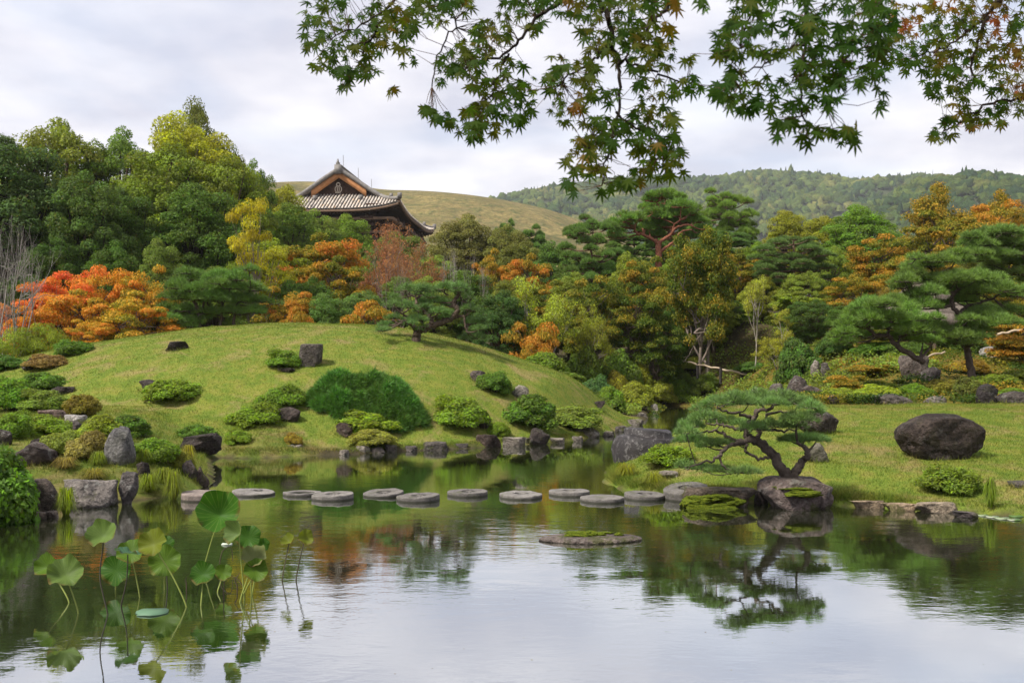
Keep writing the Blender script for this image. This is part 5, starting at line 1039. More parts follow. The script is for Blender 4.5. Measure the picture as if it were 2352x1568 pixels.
for l, x0, x1, yt, D, c in [('pale green pruned tiered bush below the orange maples, left one', -20, 80, 752, 40, (.11, .15, .025)), ('pale green pruned tiered bush below the orange maples, right one', 60, 150, 742, 40.5, (.12, .16, .025))]:
    T('pruned', 'pruned_bush', l, x0, x1, yt, D, c, (.16, .13, .11), cat='shrub', group='pruned bushes left')
for a in [('large dark green shrub at the lower right edge of the mound', 1193, 1296, 808, 872, (.075, .12, .02), 40), ('round dark shrub right of the large mound edge shrub', 1276, 1335, 852, 903, (.07, .11, .02), 38), ('bluish dark shrub by the channel', 1335, 1402, 862, 905, (.04, .085, .035), 42), ('bright green shrub at the channel left bank', 1372, 1434, 886, 932, A1, 41), ('yellow-olive shrub by the channel mouth', 1415, 1495, 875, 932, (.11, .13, .02), 45), ('reddish-stemmed shrub at the channel end', 1475, 1545, 870, 936, (.12, .14, .025), 51), ('round green shrub beyond the channel end', 1525, 1600, 856, 922, A1, 52.5), ('dull green shrub left of the dwarf pine top', 1585, 1650, 855, 912, (.08, .12, .025), 52),
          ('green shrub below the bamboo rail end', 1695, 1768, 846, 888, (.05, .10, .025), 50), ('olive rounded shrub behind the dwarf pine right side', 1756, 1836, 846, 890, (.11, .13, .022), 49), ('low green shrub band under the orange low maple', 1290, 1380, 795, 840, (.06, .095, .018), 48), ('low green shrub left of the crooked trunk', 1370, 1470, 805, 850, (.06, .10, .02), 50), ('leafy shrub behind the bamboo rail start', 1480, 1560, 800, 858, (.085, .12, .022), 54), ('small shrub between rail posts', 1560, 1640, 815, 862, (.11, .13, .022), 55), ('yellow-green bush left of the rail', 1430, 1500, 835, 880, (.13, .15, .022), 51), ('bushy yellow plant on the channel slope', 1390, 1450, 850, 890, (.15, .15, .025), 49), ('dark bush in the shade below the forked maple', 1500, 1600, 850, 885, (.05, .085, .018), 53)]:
    S(a[0], a[1], a[2], a[3], None, a[4 + 1 - 0] if False else a[5], D=a[6] if len(a) > 6 else None, group=GCs) if False else S(a[0], a[1], a[2], a[3], a[4], a[5], D=a[6] if len(a) > 6 else None, group=GCs)
S('light green loose shrub beside the huge pillar base stone', 1478, 1592, 1016, 1074, (.09, .145, .018), 'loose_shrub')
S('dark centred bushy shrub alone on the right lawn near the water', 2112, 2242, 1062, 1138, (.085, .13, .022), 'loose_shrub')
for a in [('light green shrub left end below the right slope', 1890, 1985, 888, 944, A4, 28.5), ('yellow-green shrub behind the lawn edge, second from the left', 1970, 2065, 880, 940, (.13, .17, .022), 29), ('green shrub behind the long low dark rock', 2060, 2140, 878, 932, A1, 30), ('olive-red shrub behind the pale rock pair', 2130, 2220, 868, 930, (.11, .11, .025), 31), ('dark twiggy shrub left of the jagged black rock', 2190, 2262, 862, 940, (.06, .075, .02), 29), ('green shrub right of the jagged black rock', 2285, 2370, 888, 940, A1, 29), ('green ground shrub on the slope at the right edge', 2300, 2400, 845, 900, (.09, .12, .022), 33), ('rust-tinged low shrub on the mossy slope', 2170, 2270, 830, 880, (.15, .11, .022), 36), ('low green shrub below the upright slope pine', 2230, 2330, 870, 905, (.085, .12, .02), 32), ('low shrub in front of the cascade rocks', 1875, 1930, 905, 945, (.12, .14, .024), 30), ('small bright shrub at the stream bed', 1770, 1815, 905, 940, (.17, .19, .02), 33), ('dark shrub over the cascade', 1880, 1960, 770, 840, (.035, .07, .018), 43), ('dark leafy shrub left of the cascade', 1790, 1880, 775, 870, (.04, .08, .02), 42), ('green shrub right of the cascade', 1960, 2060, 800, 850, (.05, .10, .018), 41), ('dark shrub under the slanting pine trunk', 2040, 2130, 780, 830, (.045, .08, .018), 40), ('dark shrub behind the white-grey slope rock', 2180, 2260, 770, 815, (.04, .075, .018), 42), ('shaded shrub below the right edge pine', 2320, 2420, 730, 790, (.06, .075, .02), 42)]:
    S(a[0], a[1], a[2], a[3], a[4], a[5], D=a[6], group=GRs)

# creeping juniper: feathery sprays over a low dome, triangular outline
def juniper():
    rg = np.random.default_rng(77); a = hit(690, 950); b_ = hit(985, 950); c_ = hit(845, 985); d_ = hit(845, 868)
    ctr = np.array([(a[0] + b_[0]) / 2, (c_[1] + d_[1]) / 2]); rx = (b_[0] - a[0]) / 2; ry = max((d_[1] - c_[1]) / 2, 1.2); P_, N_, Dr = [], [], []
    n = 15000; u = rg.uniform(-1, 1, n); v = rg.uniform(-1, 1, n); top = 1.02 - .8 * np.clip((v + .35) / 1.35, 0, 1); ok = (np.abs(u) / top) ** 2 + np.abs(v) ** 2.4 < 1 + .08 * np.sin(u * 14) ; u, v = u[ok], v[ok]
    x = ctr[0] + u * rx; y = ctr[1] + v * ry; e = np.clip(1 - np.sqrt((u / top[ok]) ** 2 + v ** 2), 0, 1)
    lump = .16 * fbm(np.stack([x * 2.2, y * 2.2, x * 0], 1), 4, 3); hgt = .5 * np.sqrt(e) * (1 + lump * 3) + .05 + lump * .9
    z = ground(x, y) + np.maximum(hgt, .03) * rg.uniform(.72, 1.02, len(x)); base = np.array([ctr[0], ctr[1], gz(*ctr)])
    P_ = np.stack([x, y, z], 1) - base; dr = np.stack([u * .5 + .8 * rg.standard_normal(len(u)), -.35 + v * .4 + .6 * rg.standard_normal(len(u)), .3 + .3 * rg.standard_normal(len(u))], 1)
    V, F = needles(P_, dr, .2, .03, 6, rg, .4); root = obj('creeping_juniper', None, loc=base)
    o = obj('sprays', mesh('sprays', V, F, {'rnd': rg.random(len(F)), 'tint': np.repeat(np.clip(.5 + .5 * lump * 6, 0, 1), 6)}), MATS['needle'], root); o.color = (.042, .098, .024, 1)
    mb = MB()
    for k in range(26): q = rg.integers(len(P_)); limb(mb, [[P_[q][0] * .1, P_[q][1] * .1, -.05], P_[q] * [.6, .6, .5], P_[q] - [0, 0, .05]], .03, .01, 3, 4)
    obj('stem', mb.mesh('stem'), MATS['bark'], root).color = (.07, .05, .035, 1); tag(root, 'wide dark green creeping juniper in the middle of the mound front', 'juniper')
juniper()

# ------------------------------------------------------------------ grass
t = NT('grass_blade'); r = t.attr('rnd'); P = t.pos(); n2 = t.noise(2.2, 6, .65, P); n1 = t.noise(.35, 5, .6, P)
c = t.ramp(n2, [(.25, (.08, .14, .016)), (.45, (.135, .195, .026)), (.6, (.205, .22, .04)), (.75, (.27, .24, .08))]); c = t.mix(t.math('MULTIPLY', n1, .5), c, (.12, .175, .02))
c = t.mix(t.ramp(t.noise(.8, 5, .72, P, .6), [(.52, (0,) * 3), (.66, (.85,) * 3)]), c, (.27, .22, .085)); c = t.mix(1, c, t.ramp(r, [(0, (.45, .5, .45)), (.8, (1.25, 1.2, 1.1)), (1, (1.8, 1.45, 1.4))]), 'MULTIPLY'); d = t.bsdf(c, .7, spec=.12); tr = t.new('ShaderNodeBsdfTranslucent'); t.link(c, tr.inputs[0]); m = t.new('ShaderNodeMixShader'); m.inputs[0].default_value = .3; t.link(d, m.inputs[1]); t.link(tr.outputs[0], m.inputs[2]); t.done(m.outputs[0])
def blades(name, label, x, y, h, wd, lean, seed, mat='grass_blade', cat='grass'):
    rg = np.random.default_rng(seed); n = len(x); z = ground(x, y); B = np.stack([x, y, z - .01], 1); a = rg.random(n) * 2 * pi; s = np.stack([np.cos(a), np.sin(a), a * 0], 1) * (wd * rg.uniform(.6, 1.3, n))[:, None] / 2
    tip = B + np.stack([rg.normal(0, lean, n), rg.normal(0, lean, n), np.ones(n)], 1) * (h * rg.uniform(.4, 1.25, n))[:, None]
    V = np.stack([B - s, B + s, tip], 1).reshape(-1, 3); return tag(obj(name, mesh(name, V, np.arange(3 * n).reshape(-1, 3), {'rnd': rg.random(n)}), MATS[mat]), label, cat, kind='stuff')
rg = np.random.default_rng(55)
def scatter(n, x0, x1, y0, y1, f, pw=1):
    x = rg.uniform(x0, x1, n); y = y0 + (y1 - y0) * rg.random(n) ** pw; k = (rg.random(n) < f(x, y)) & (np.abs(x) < .56 * y + 1); return x[k], y[k]
x, y = scatter(310000, -21, 6, 24.5, 38.5, lambda x, y: (dome(x, y) > .03) * (pond_sd(x, y) > .06), 1.15)
blades('mound_grass', 'short sunlit lawn grass covering the rounded mound', x, y, .045, .016, .5, 1)
x, y = scatter(270000, 1.5, 14, 14.5, 27.3, lambda x, y: lawn_mask(x, y) * (pond_sd(x, y) > .04), 1.2)
blades('bank_grass', 'rough lawn grass on the right bank round the dwarf pine', x, y, .05, .010, .55, 2)
x, y = scatter(90000, -14, -4.8, 13.5, 26, lambda x, y: (pond_sd(x, y) > .05) * (.35 + .65 * (fbm(np.stack([x * 1.2, y * 1.2, x * 0], 1), 6, 3) > -.1)), 1)
blades('left_bank_grass', 'longer tufted grass between the rocks of the left bank', x, y, .10, .010, .55, 3)
fx_, fy_ = [], []
for X_, Y_, w_, d_, wet_ in ROCKS:
    if wet_ or not (X_ > -22): continue
    n_ = int(90 * w_ + 25); a_ = rg.uniform(pi, 2 * pi, n_); fx_.append(X_ + np.cos(a_) * w_ * rg.uniform(.44, .6, n_)); fy_.append(Y_ + np.sin(a_) * d_ * rg.uniform(.44, .62, n_))
fx_, fy_ = np.concatenate(fx_), np.concatenate(fy_); k_ = pond_sd(fx_, fy_) > .03; blades('rock_foot_grass', 'longer grass grown up against the feet of the lawn rocks', fx_[k_], fy_[k_], .13, .012, .5, 9)
# longer rim grass at the water edges
def rim(n, pts, d0, d1, seed):
    P_ = np.array(pts); seg = np.linalg.norm(np.diff(P_, axis=0), axis=1); cs = np.concatenate([[0], np.cumsum(seg)]); s = rg.random(n) * cs[-1]; x = np.interp(s, cs, P_[:, 0]) + rg.normal(0, .12, n); y = np.interp(s, cs, P_[:, 1]) + rg.uniform(d0, d1, n); k = pond_sd(x, y) > .01; return x[k], y[k]
x, y = rim(16000, [wpx(*p) for p in _r[2:]], 0, .5, 1); blades('rim_grass', 'longer grass hanging over the right bank edge', x, y, .11, .009, .7, 4)
x, y = rim(9000, [wpx(*p) for p in _l[6:17]], 0, .4, 1); blades('rim_grass', 'longer mossy grass along the mound shore', x, y, .08, .012, .7, 5)
# ground cover on the slope and below the trees
def cover(name, label, x, y, h, size, color, seed):
    rg2 = np.random.default_rng(seed); n = len(x); P_ = np.stack([x, y, ground(x, y) + h * rg2.random(n) ** .7], 1); V, F = leafquads(P_, rg2.standard_normal((n, 3)) * .6 + [0, -.3, 1], size, size * .6, rg2); tt = np.clip(.5 + fbm(np.stack([x * .8, y * .8, x * 0], 1), seed, 3) * .6, 0, 1)
    o = obj(name, mesh(name, V, F, {'rnd': rg2.random(n), 'tint': tt}), MATS['maple_leaf' if color[1] == 'm' else 'leaf']); o.color = color[0]; return tag(o, label, 'ground cover', kind='stuff')
bumpy = lambda x, y: np.clip(.25 + 1.1 * fbm(np.stack([x * .9, y * .9, x * 0], 1), 12, 3), .12, 1)
x, y = scatter(135000, 6, 24, 27.4, 50, bumpy, 1.3); cover('slope_cover', 'low mixed ground cover and fallen leaves on the mossy right slope', x, y, .28, .11, ((.22, .42, 0, 1), 'm'), 7)
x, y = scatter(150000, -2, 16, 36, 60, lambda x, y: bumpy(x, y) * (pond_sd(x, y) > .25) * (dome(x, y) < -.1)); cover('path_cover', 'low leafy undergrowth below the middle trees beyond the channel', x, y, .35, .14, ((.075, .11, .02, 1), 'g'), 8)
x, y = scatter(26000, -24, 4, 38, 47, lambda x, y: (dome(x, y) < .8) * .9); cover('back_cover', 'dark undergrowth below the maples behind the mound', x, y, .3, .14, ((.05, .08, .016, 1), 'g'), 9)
# sedge tufts
def sedge(label, x, y, w, h, color, n=420, seed=0, D=None):
    p = hit(x, y) if D is None else np.array([(x - CX) / F_PX * D, D, gz((x - CX) / F_PX * D, D)]); rg2 = np.random.default_rng(seed); D = p[1]; R = w / F_PX * D / 2; H = h / F_PX * D
    a = rg2.random(n) * 2 * pi; s = rg2.random(n) ** .6; o = np.stack([np.cos(a), np.sin(a), a * 0], 1); side = np.stack([-np.sin(a), np.cos(a), a * 0], 1) * .004; B = o * (R * .2 * rg2.random(n))[:, None]; k = (s * R)[:, None]
    M1 = B + o * k * .45 + np.stack([a * 0, a * 0, H * rg2.uniform(.25, 1, n)], 1); E = B + o * k * 1.05 + np.stack([a * 0, a * 0, H * rg2.uniform(.0, .7, n) * (1 - .6 * s)], 1)
    V = np.stack([B - side, B + side, M1 + side * .8, M1 - side * .8, E], 1).reshape(-1, 3); i = np.arange(n) * 5; F4 = np.stack([i, i + 1, i + 2, i + 3], 1); F3 = np.stack([i + 3, i + 2, i + 4], 1)
    q = obj('sedge_tuft', mesh('sedge_tuft', V, [F4, F3], {'rnd': np.tile(rg2.random(n), 2), 'tint': np.tile(rg2.random(n), 2)}), MATS['leaf'], loc=p - [0, 0, .02]); q.color = tuple(np.array(color) * .55) + (1,); return tag(q, label, 'sedge', 'sedge tufts on the banks')
for i, a in enumerate([('bright arching sedge between the two large boulders of the left wall', 152, 1182, 62, 68, (.14, .2, .02)), ('arching sedge at the foot of the tall leftmost millstone', 398, 1148, 60, 75, (.14, .18, .025)), ('broad sedge mass right of the upright two-toned rock', 342, 1132, 70, 44, (.13, .18, .025)), ('olive sedge in the middle of the left bank end', 375, 1112, 64, 40, (.13, .17, .025)), ('sedge behind the dark rock by the small millstone', 432, 1060, 45, 42, (.19, .19, .03)), ('green sedge right of the standing stone foot', 330, 1062, 50, 35, (.14, .2, .025)), ('sedge beside the standing stone left foot', 225, 1068, 50, 36, (.13, .18, .025)), ('upright rush clump at the right water edge by the lily pads', 2275, 1165, 40, 70, (.13, .2, .025)), ('small rush clump near the right frame edge', 2225, 1130, 22, 36, (.13, .2, .03)), ('short sedge over the long flat boulder', 215, 1098, 90, 26, (.16, .15, .04)), ('dry sedge behind the flat-topped wall boulder', 150, 1075, 80, 28, (.18, .15, .05)), ('tangled grass clump beside the pillar base stone', 1440, 1095, 80, 34, (.17, .19, .025)), ('tangled grass clump near the bank corner', 1500, 1112, 80, 30, (.16, .19, .025))]):
    sedge(*a, seed=i)

# ------------------------------------------------------------------ lotus
t = NT('lotus_leaf'); co = t.coord('Generated'); oi = t.new('ShaderNodeObjectInfo'); r = t.attr('rad'); a = t.attr('ang'); n = t.noise(5, 4, .6, t.coord())
vein = t.math('MULTIPLY', t.ramp(t.math('ABSOLUTE', t.math('SINE', t.math('MULTIPLY', a, 10.5))), [(.0, (1,) * 3), (.2, (0,) * 3)]), .6)
c = t.mix(vein, oi.outputs['Color'], (.22, .30, .07)); c = t.mix(1, c, t.ramp(n, [(.3, (.75,) * 3), (.7, (1.2,) * 3)]), 'MULTIPLY')
edge = t.math('MULTIPLY', t.ramp(r, [(.78, (0,) * 3), (1, (1,) * 3)]), t.ramp(t.noise(3.5, 3, .6, t.coord()), [(.52, (0,) * 3), (.62, (1,) * 3)])); c = t.mix(edge, c, (.16, .09, .035))
g = t.new('ShaderNodeNewGeometry'); under = t.mix(.3, c, (.33, .36, .2)); c2 = t.mix(g.outputs['Backfacing'], c, under)
d = t.bsdf(c2, .55, spec=.15); tr = t.new('ShaderNodeBsdfTranslucent'); t.link(t.mix(1, c, (1.3, 1.35, .5), 'MULTIPLY'), tr.inputs[0]); m = t.new('ShaderNodeMixShader'); m.inputs[0].default_value = .35; t.link(d, m.inputs[1]); t.link(tr.outputs[0], m.inputs[2]); t.done(m.outputs[0])
t = NT('lotus_stem'); t.done(t.bsdf(t.new('ShaderNodeObjectInfo').outputs['Color'], .55, spec=.3))
plain('withered', (.20, .11, .075), .9, 12, .4)
def lotus(label, cx, cy, bxp, byp, R, nrm, color=(.07, .16, .022), stem=(.22, .26, .05), cup=.25, wave=.10, seed=0, fold=0, tall=True, bend=(0, 0)):
    """leaf centre pixel (cx,cy), stem foot pixel on the water (bxp,byp), blade radius in px"""
    fx, fy = wpx(bxp, byp); D = fy; c = px(cx, cy, D + rgl.uniform(-.1, .1)); Rm = R / F_PX * D; rg2 = np.random.default_rng(seed)
    root = obj('lotus_leaf', None, loc=(fx, fy, 0)); c = c - [fx, fy, 0]
    nr, na = 9, 44; rr = np.linspace(0.03, 1, nr); aa = np.arange(na) * 2 * pi / na; RR, AA = np.meshgrid(rr, aa, indexing='ij'); ph = rg2.random() * 6
    edge_ = 1 + .05 * np.sin(3 * AA + ph) + .03 * np.sin(7 * AA + 2 * ph); X = RR * np.cos(AA) * edge_; Y = RR * np.sin(AA) * edge_
    cup = cup * 1.25; wave = wave * 1.5; Z = cup * RR ** 1.6 + wave * RR ** 3 * np.sin(4 * AA + ph) + .5 * wave * RR ** 4 * np.sin(9 * AA + ph * 3) + fold * np.abs(Y) ** 1.3
    n_ = norm(np.array(nrm, float)); q = Vector((0, 0, 1)).rotation_difference(Vector(n_)); M3 = np.array(q.to_matrix()); V = np.stack([X.ravel(), Y.ravel(), Z.ravel()], 1) * Rm @ M3.T
    i = np.arange(nr * na).reshape(nr, na); F = np.stack([i[:-1], i[1:], np.roll(i, -1, 1)[1:], np.roll(i, -1, 1)[:-1]], -1).reshape(-1, 4)
    V = np.vstack([V, [[0, 0, 0]]]); F3 = np.array([[j, (j + 1) % na, nr * na] for j in range(na)])
    me = mesh('blade', V, [F3, F], {'rad': np.append(RR.ravel(), 0), 'ang': np.append(np.minimum(AA, 2 * pi - AA).ravel(), 0)}, True)
    b_ = obj('blade', me, MATS['lotus_leaf'], root, loc=c); b_.color = tuple(color) + (1,)
    mid = c * .5 + np.array([bend[0], 0, 0]); P_ = spline([[0, 0, -.15], [0, 0, 0], mid * [.8, 1, .9] + [bend[1] * .2, 0, 0], c * .82 + [bend[1] * .3, 0, -.0], c - n_ * .01], 6); V, F = tube(P_, np.linspace(.0075, .0055, len(P_)), 6)
    s_ = obj('stem', mesh('stem', V, F, None, True), MATS['lotus_stem'], root); s_.color = tuple(stem) + (1,)
    return tag(root, label, 'lotus', 'lotus leaves standing in the pond')
rgl = np.random.default_rng(4); LD, LB, LY, ST2 = (.035, .10, .008), (.075, .14, .012), (.13, .155, .014), (.03, .025, .012)
zf = zoomed(0, 1200, 2.767)
def LZ(label, c, f, R, nrm, **k): x, y = zf(*c); bx_, by_ = zf(*f); return lotus(label, x, y, bx_, by_, R / 2.767 / 1.08844 * .88, nrm, **k)
LZ('lotus leaf with withered brown rim, leftmost of all', (330, 600), (478, 845), 95, (-.25, -.75, .5), color=LB, seed=1, cup=.35, fold=.2)
LZ('pale-faced lotus leaf tipped towards the viewer, second from the left', (455, 655), (542, 922), 135, (.25, -.75, .75), color=(.11, .17, .04), seed=2, cup=.35, wave=.14)
LZ('tall pale lotus leaf with wavy rim on a dark curved stem', (715, 390), (745, 925), 118, (0, -.8, .7), color=(.12, .185, .045), stem=ST2, seed=3, cup=.5, wave=.12, bend=(-.06, -.05))
LZ('heart-shaped dark green lotus leaf with notch, low left of centre', (805, 620), (800, 755), 118, (0, -.95, .35), color=LD, seed=4, cup=.1)
LZ('bluish lotus leaf seen edge-on on a thin black stem', (885, 505), (838, 870), 100, (.2, .1, .97), color=(.06, .14, .075), stem=ST2, seed=5, cup=.18, bend=(.02, .03))
LZ('green lotus leaf behind the bluish edge-on one', (905, 500), (967, 810), 105, (.1, -.7, .6), color=LB, seed=6, cup=.2)
LZ('yellow-green lotus leaf in the centre with long slanting stem', (1065, 440), (1290, 875), 115, (-.15, -.8, .5), color=LY, seed=7, cup=.3, wave=.12)
LZ('large round green lotus leaf under a withered pod, centre right', (1140, 560), (1138, 755), 125, (.1, -.95, .4), color=LB, seed=8, cup=.12)
LZ('dull green lotus leaf behind the centre yellow-green one', (1130, 450), (1158, 750), 80, (.3, -.8, .5), color=LD, stem=ST2, seed=9)
LZ('largest and tallest lotus leaf with half in shade', (1520, 240), (1408, 625), 168, (.1, -.85, .45), color=(.045, .125, .012), seed=10, cup=.42, wave=.1, fold=.25)
LZ('low dark green lotus leaf pair on a short stem', (1405, 650), (1390, 865), 98, (0, -.85, .55), color=LD, seed=11, cup=.2, fold=.15)
LZ('upright pale lotus leaf curled beside the largest leaf', (1650, 370), (1690, 830), 95, (-.55, -.75, .35), color=(.11, .165, .05), seed=12, cup=.5, fold=.3)
LZ('green lotus leaf right of the curled pale one', (1715, 395), (1740, 800), 98, (.2, -.9, .4), color=LD, seed=13, cup=.15)
LZ('small dark lotus leaf peeking out right of the tall group', (1810, 450), (1745, 790), 60, (.3, -.9, .3), color=LD, seed=14)
LZ('faded pale lotus leaf with brown centre, right group', (1760, 545), (1660, 840), 98, (.1, -.7, .75), color=(.17, .19, .075), seed=15, cup=.45, wave=.14)
LZ('bright green lotus leaf low in the right group', (1770, 625), (1668, 835), 92, (.25, -.85, .4), color=LB, seed=16, cup=.25)
LZ('small two-lobed lotus leaf between the low pair and the right group', (1545, 640), (1505, 775), 68, (.2, -.8, .5), color=LB, seed=17, cup=.25)
LZ('small yellow-green lotus leaf standing alone on the right, left one', (2000, 425), (1952, 690), 58, (-.3, -.6, .75), color=LY, stem=(.07, .06, .025), seed=18, cup=.5)
LZ('small yellow-green lotus leaf standing alone on the right, right one', (2110, 395), (2048, 690), 62, (.5, -.75, .35), color=LY, stem=(.07, .06, .025), seed=19, cup=.3)
for i, (pts, lab) in enumerate([([(1290, 725), (1285, 690), (1290, 665)], 'short dark dead lotus stalk standing right of the slanting stem'), ([(1520, 580), (1535, 500), (1570, 462), (1600, 470), (1612, 560)], 'brown lotus stalk bent over in an arch above the two-lobed leaf'), ([(1640, 730), (1625, 690), (1660, 640)], 'thin broken lotus stalk inside the right group'), ([(1548, 790), (1545, 770), (1552, 700)], 'dark lotus stub beside the two-lobed leaf foot'), ([(1690, 760), (1650, 690), (1600, 660)], 'thin brown lotus stalk drooping left in the right group')]):
    fx, fy = wpx(*zf(pts[0][0], pts[0][1] + 40)); Q = np.array([[fx, fy, -.1]] + [px(*zf(*q), fy) for q in pts]); Q = spline(Q, 5) - [fx, fy, 0]; m_ = MB(); m_.tube(Q, np.linspace(.006, .0035, len(Q)), 6)
    o = obj('lotus_stalk', m_.mesh('lotus_stalk', True), MATS['lotus_stem'], loc=(fx, fy, 0)); o.color = (.07, .045, .025, 1); tag(o, lab, 'lotus stalk', 'dead lotus stalks')
def floater(label, x, y, R, color, seed, name='floating_leaf', cat='leaf', grp='leaves floating on the pond'):
    X, Y = wpx(x, y); rg2 = np.random.default_rng(seed); na = 20; a = np.arange(na) * 2 * pi / na * .97 + rg2.random() * 6; r_ = R / F_PX * Y * (1 + .08 * rg2.standard_normal(na)); hh = min(.012, R / F_PX * Y * .25); V = np.vstack([[[0, 0, hh]], np.stack([r_ * np.cos(a), r_ * np.sin(a), hh + hh * .4 * np.sin(3 * a)], 1), [[0, 0, .001]], np.stack([r_ * np.cos(a), r_ * np.sin(a), np.full(na, .0015)], 1)])
    F = [[0, 1 + j, 1 + (j + 1) % na] for j in range(na)] + [[na + 1, na + 2 + (j + 1) % na, na + 2 + j] for j in range(na)]; F4 = [[1 + j, na + 2 + j, na + 2 + (j + 1) % na, 1 + (j + 1) % na] for j in range(na)]
    o = obj(name, mesh(name, V, [np.array(F), np.array(F4)]), MATS['lotus_stem'], loc=(X, Y, 0)); o.color = tuple(color) + (1,); return tag(o, label, cat, grp)
x, y = zf(1055, 915); floater('blue-green lotus leaf floating flat in front of the lotus group', x, y, 36, (.09, .17, .10), 1)
x, y = zf(1570, 445); floater('tiny pale leaf floating behind the lotus group', x, y, 12, (.4, .45, .35), 2)
for i in range(22):
    x = 2255 + (i * 37) % 97; y = 1163 + (i * 13) % 28 + (x - 2250) * .06; floater('round water lily pad in the cluster at the right water edge', x, y, 9 + (i * 7) % 8, [(.10, .16, .05), (.22, .26, .16), (.07, .13, .03), (.26, .28, .2)][i % 4], 30 + i, 'lily_pad', 'lily pad', 'lily pads at the right water edge')
for i in range(24):
    x = rgl.uniform(500, 2340); y = rgl.uniform(1190, 1560); floater('tiny fallen leaf floating on the open pond', x, y, rgl.uniform(.9, 2.0), [(.10, .07, .03), (.18, .15, .05), (.06, .05, .03)][i % 3], 80 + i, 'fallen_leaf', 'leaf', 'tiny fallen leaves floating on the pond')

# ------------------------------------------------------------------ bamboo rails
plain('bamboo', (.42, .33, .23), .6, 5, .25); plain('charred_post', (.035, .03, .028), .9)
def rail(label, P_, posts, r=.05, posth=.75):
    c = np.array(P_[0]); root = obj('bamboo_rail', None, loc=c); Q = spline(P_, 6) - c; Q[1:-1, 2] += .03 * np.sin(np.arange(len(Q) - 2) * 1.7); V, F = tube(Q, r * (1 + .12 * np.sin(np.arange(len(Q)) * 2.1)), 8); obj('pole', mesh('pole', V, F, None, True), MATS['bamboo'], root)
    for p in posts:
        p = np.array(p) - c; m = MB(); m.tube([[p[0], p[1], p[2] - posth], [p[0], p[1], p[2] + .06]], .07, 8); obj('post', m.mesh('post'), MATS['charred_post'], root)
    return tag(root, label, 'railing', 'bamboo railings of the garden path')
rail('long wavy pale bamboo rail with dark posts beyond the channel', [px(1508, 808, 53), px(1560, 826, 52), px(1610, 838, 51.5), px(1660, 848, 51), px(1728, 862, 50)], [px(1602, 836, 51.6), px(1655, 847, 51), px(1703, 857, 50.4)])
rail('short pale bamboo rail beside the slope boulder', [px(2075, 833, 35.5), px(2115, 822, 36), px(2170, 808, 37)], [px(2120, 821, 36)], .035, .5)
rail('pale bamboo rail at the right frame edge on the slope', [px(2290, 768, 40), px(2330, 760, 40), px(2390, 748, 40)], [px(2350, 757, 40)], .05, .7)
# ------------------------------------------------------------------ cascade
t = NT('falling_water'); n = t.noise(9, 5, .7, t.coord(), 1); c = t.ramp(n, [(.4, (.04, .045, .045)), (.62, (.5, .52, .55))]); t.done(t.bsdf(c, .12, t.bump(n, .6, .05), spec=.6))
m = MB(); D = 43.5; a = np.linspace(0, 1, 12); L_, R_ = [], []
for s in a:
    yy = 812 + s * 60; dd = 44.5 - s * 4.0; xx = 1930 - 6 * sin(s * 5); L_.append(px(xx - 16 - 10 * s, yy, dd)); R_.append(px(xx + 16 + 12 * s, yy, dd))
V = np.array(L_ + R_); o = obj('cascade', mesh('cascade', np.vstack([V, V - [0, 0, .25]]), np.array([[i, i + 1, i + 13, i + 12] for i in range(11)] + [[24 + i, 36 + i, 37 + i, 25 + i] for i in range(11)]), None, True), MATS['falling_water']); tag(o, kind='structure')

# ------------------------------------------------------------------ overhanging maple, nearest to the camera
t = NT('near_leaf'); oi = t.new('ShaderNodeObjectInfo'); at = t.attr('hue'); base = t.math('ADD', t.math('MULTIPLY', at, 1.0), 0)
sepc = t.new('ShaderNodeSeparateColor'); t.link(oi.outputs['Color'], sepc.inputs[0]); p = t.math('ADD', sepc.outputs[0], base)
c = t.ramp(p, [(0, (.026, .072, .006)), (.3, (.05, .098, .008)), (.55, (.105, .11, .01)), (.78, (.21, .095, .014)), (1, (.27, .055, .016))]); 
d = t.bsdf(c, .55, spec=.12); tr = t.new('ShaderNodeBsdfTranslucent'); t.link(t.mix(1, c, (1.5, 1.4, .7), 'MULTIPLY'), tr.inputs[0]); m = t.new('ShaderNodeMixShader'); m.inputs[0].default_value = .62; t.link(d, m.inputs[1]); t.link(tr.outputs[0], m.inputs[2]); t.done(m.outputs[0])
def leaf_shape():
    ang = [0, 38, -38, 78, -78, 122, -122]; ln = [1, .92, .92, .74, .74, .42, .42]; ring = []
    order = sorted(range(7), key=lambda i: ang[i]); 
    for q, i in enumerate(order):
        a, l = radians(ang[i]), ln[i]; w = .105 * (.6 + .4 * l)
        pl = lambda f, s: (l * f, s)
        for f, s in ((.48, -w), (.72, -w * .62), (1.0, 0), (.72, w * .62), (.48, w)): ring.append((a, l * f, s))
        if q < 6: an = radians((ang[order[q]] + ang[order[q + 1]]) / 2); ring.append((an, .25, 0))
    V = [(0, 0, 0)]
    for a, r, s in ring: x = r * sin(a) + s * cos(a); y = r * cos(a) - s * sin(a); V.append((x, y, -.22 * r * r))
    n = len(ring); F = [[0, i + 1, i] for i in range(1, n)] ; V += [(-.012, 0, 0), (.012, 0, 0), (.006, -.5, .05)]; F.append([n + 1, n + 2, n + 3])
    F.append([0, 1, n])
    return np.array(V) * [1, 1, 1], np.array(F)
LV, LF = leaf_shape()
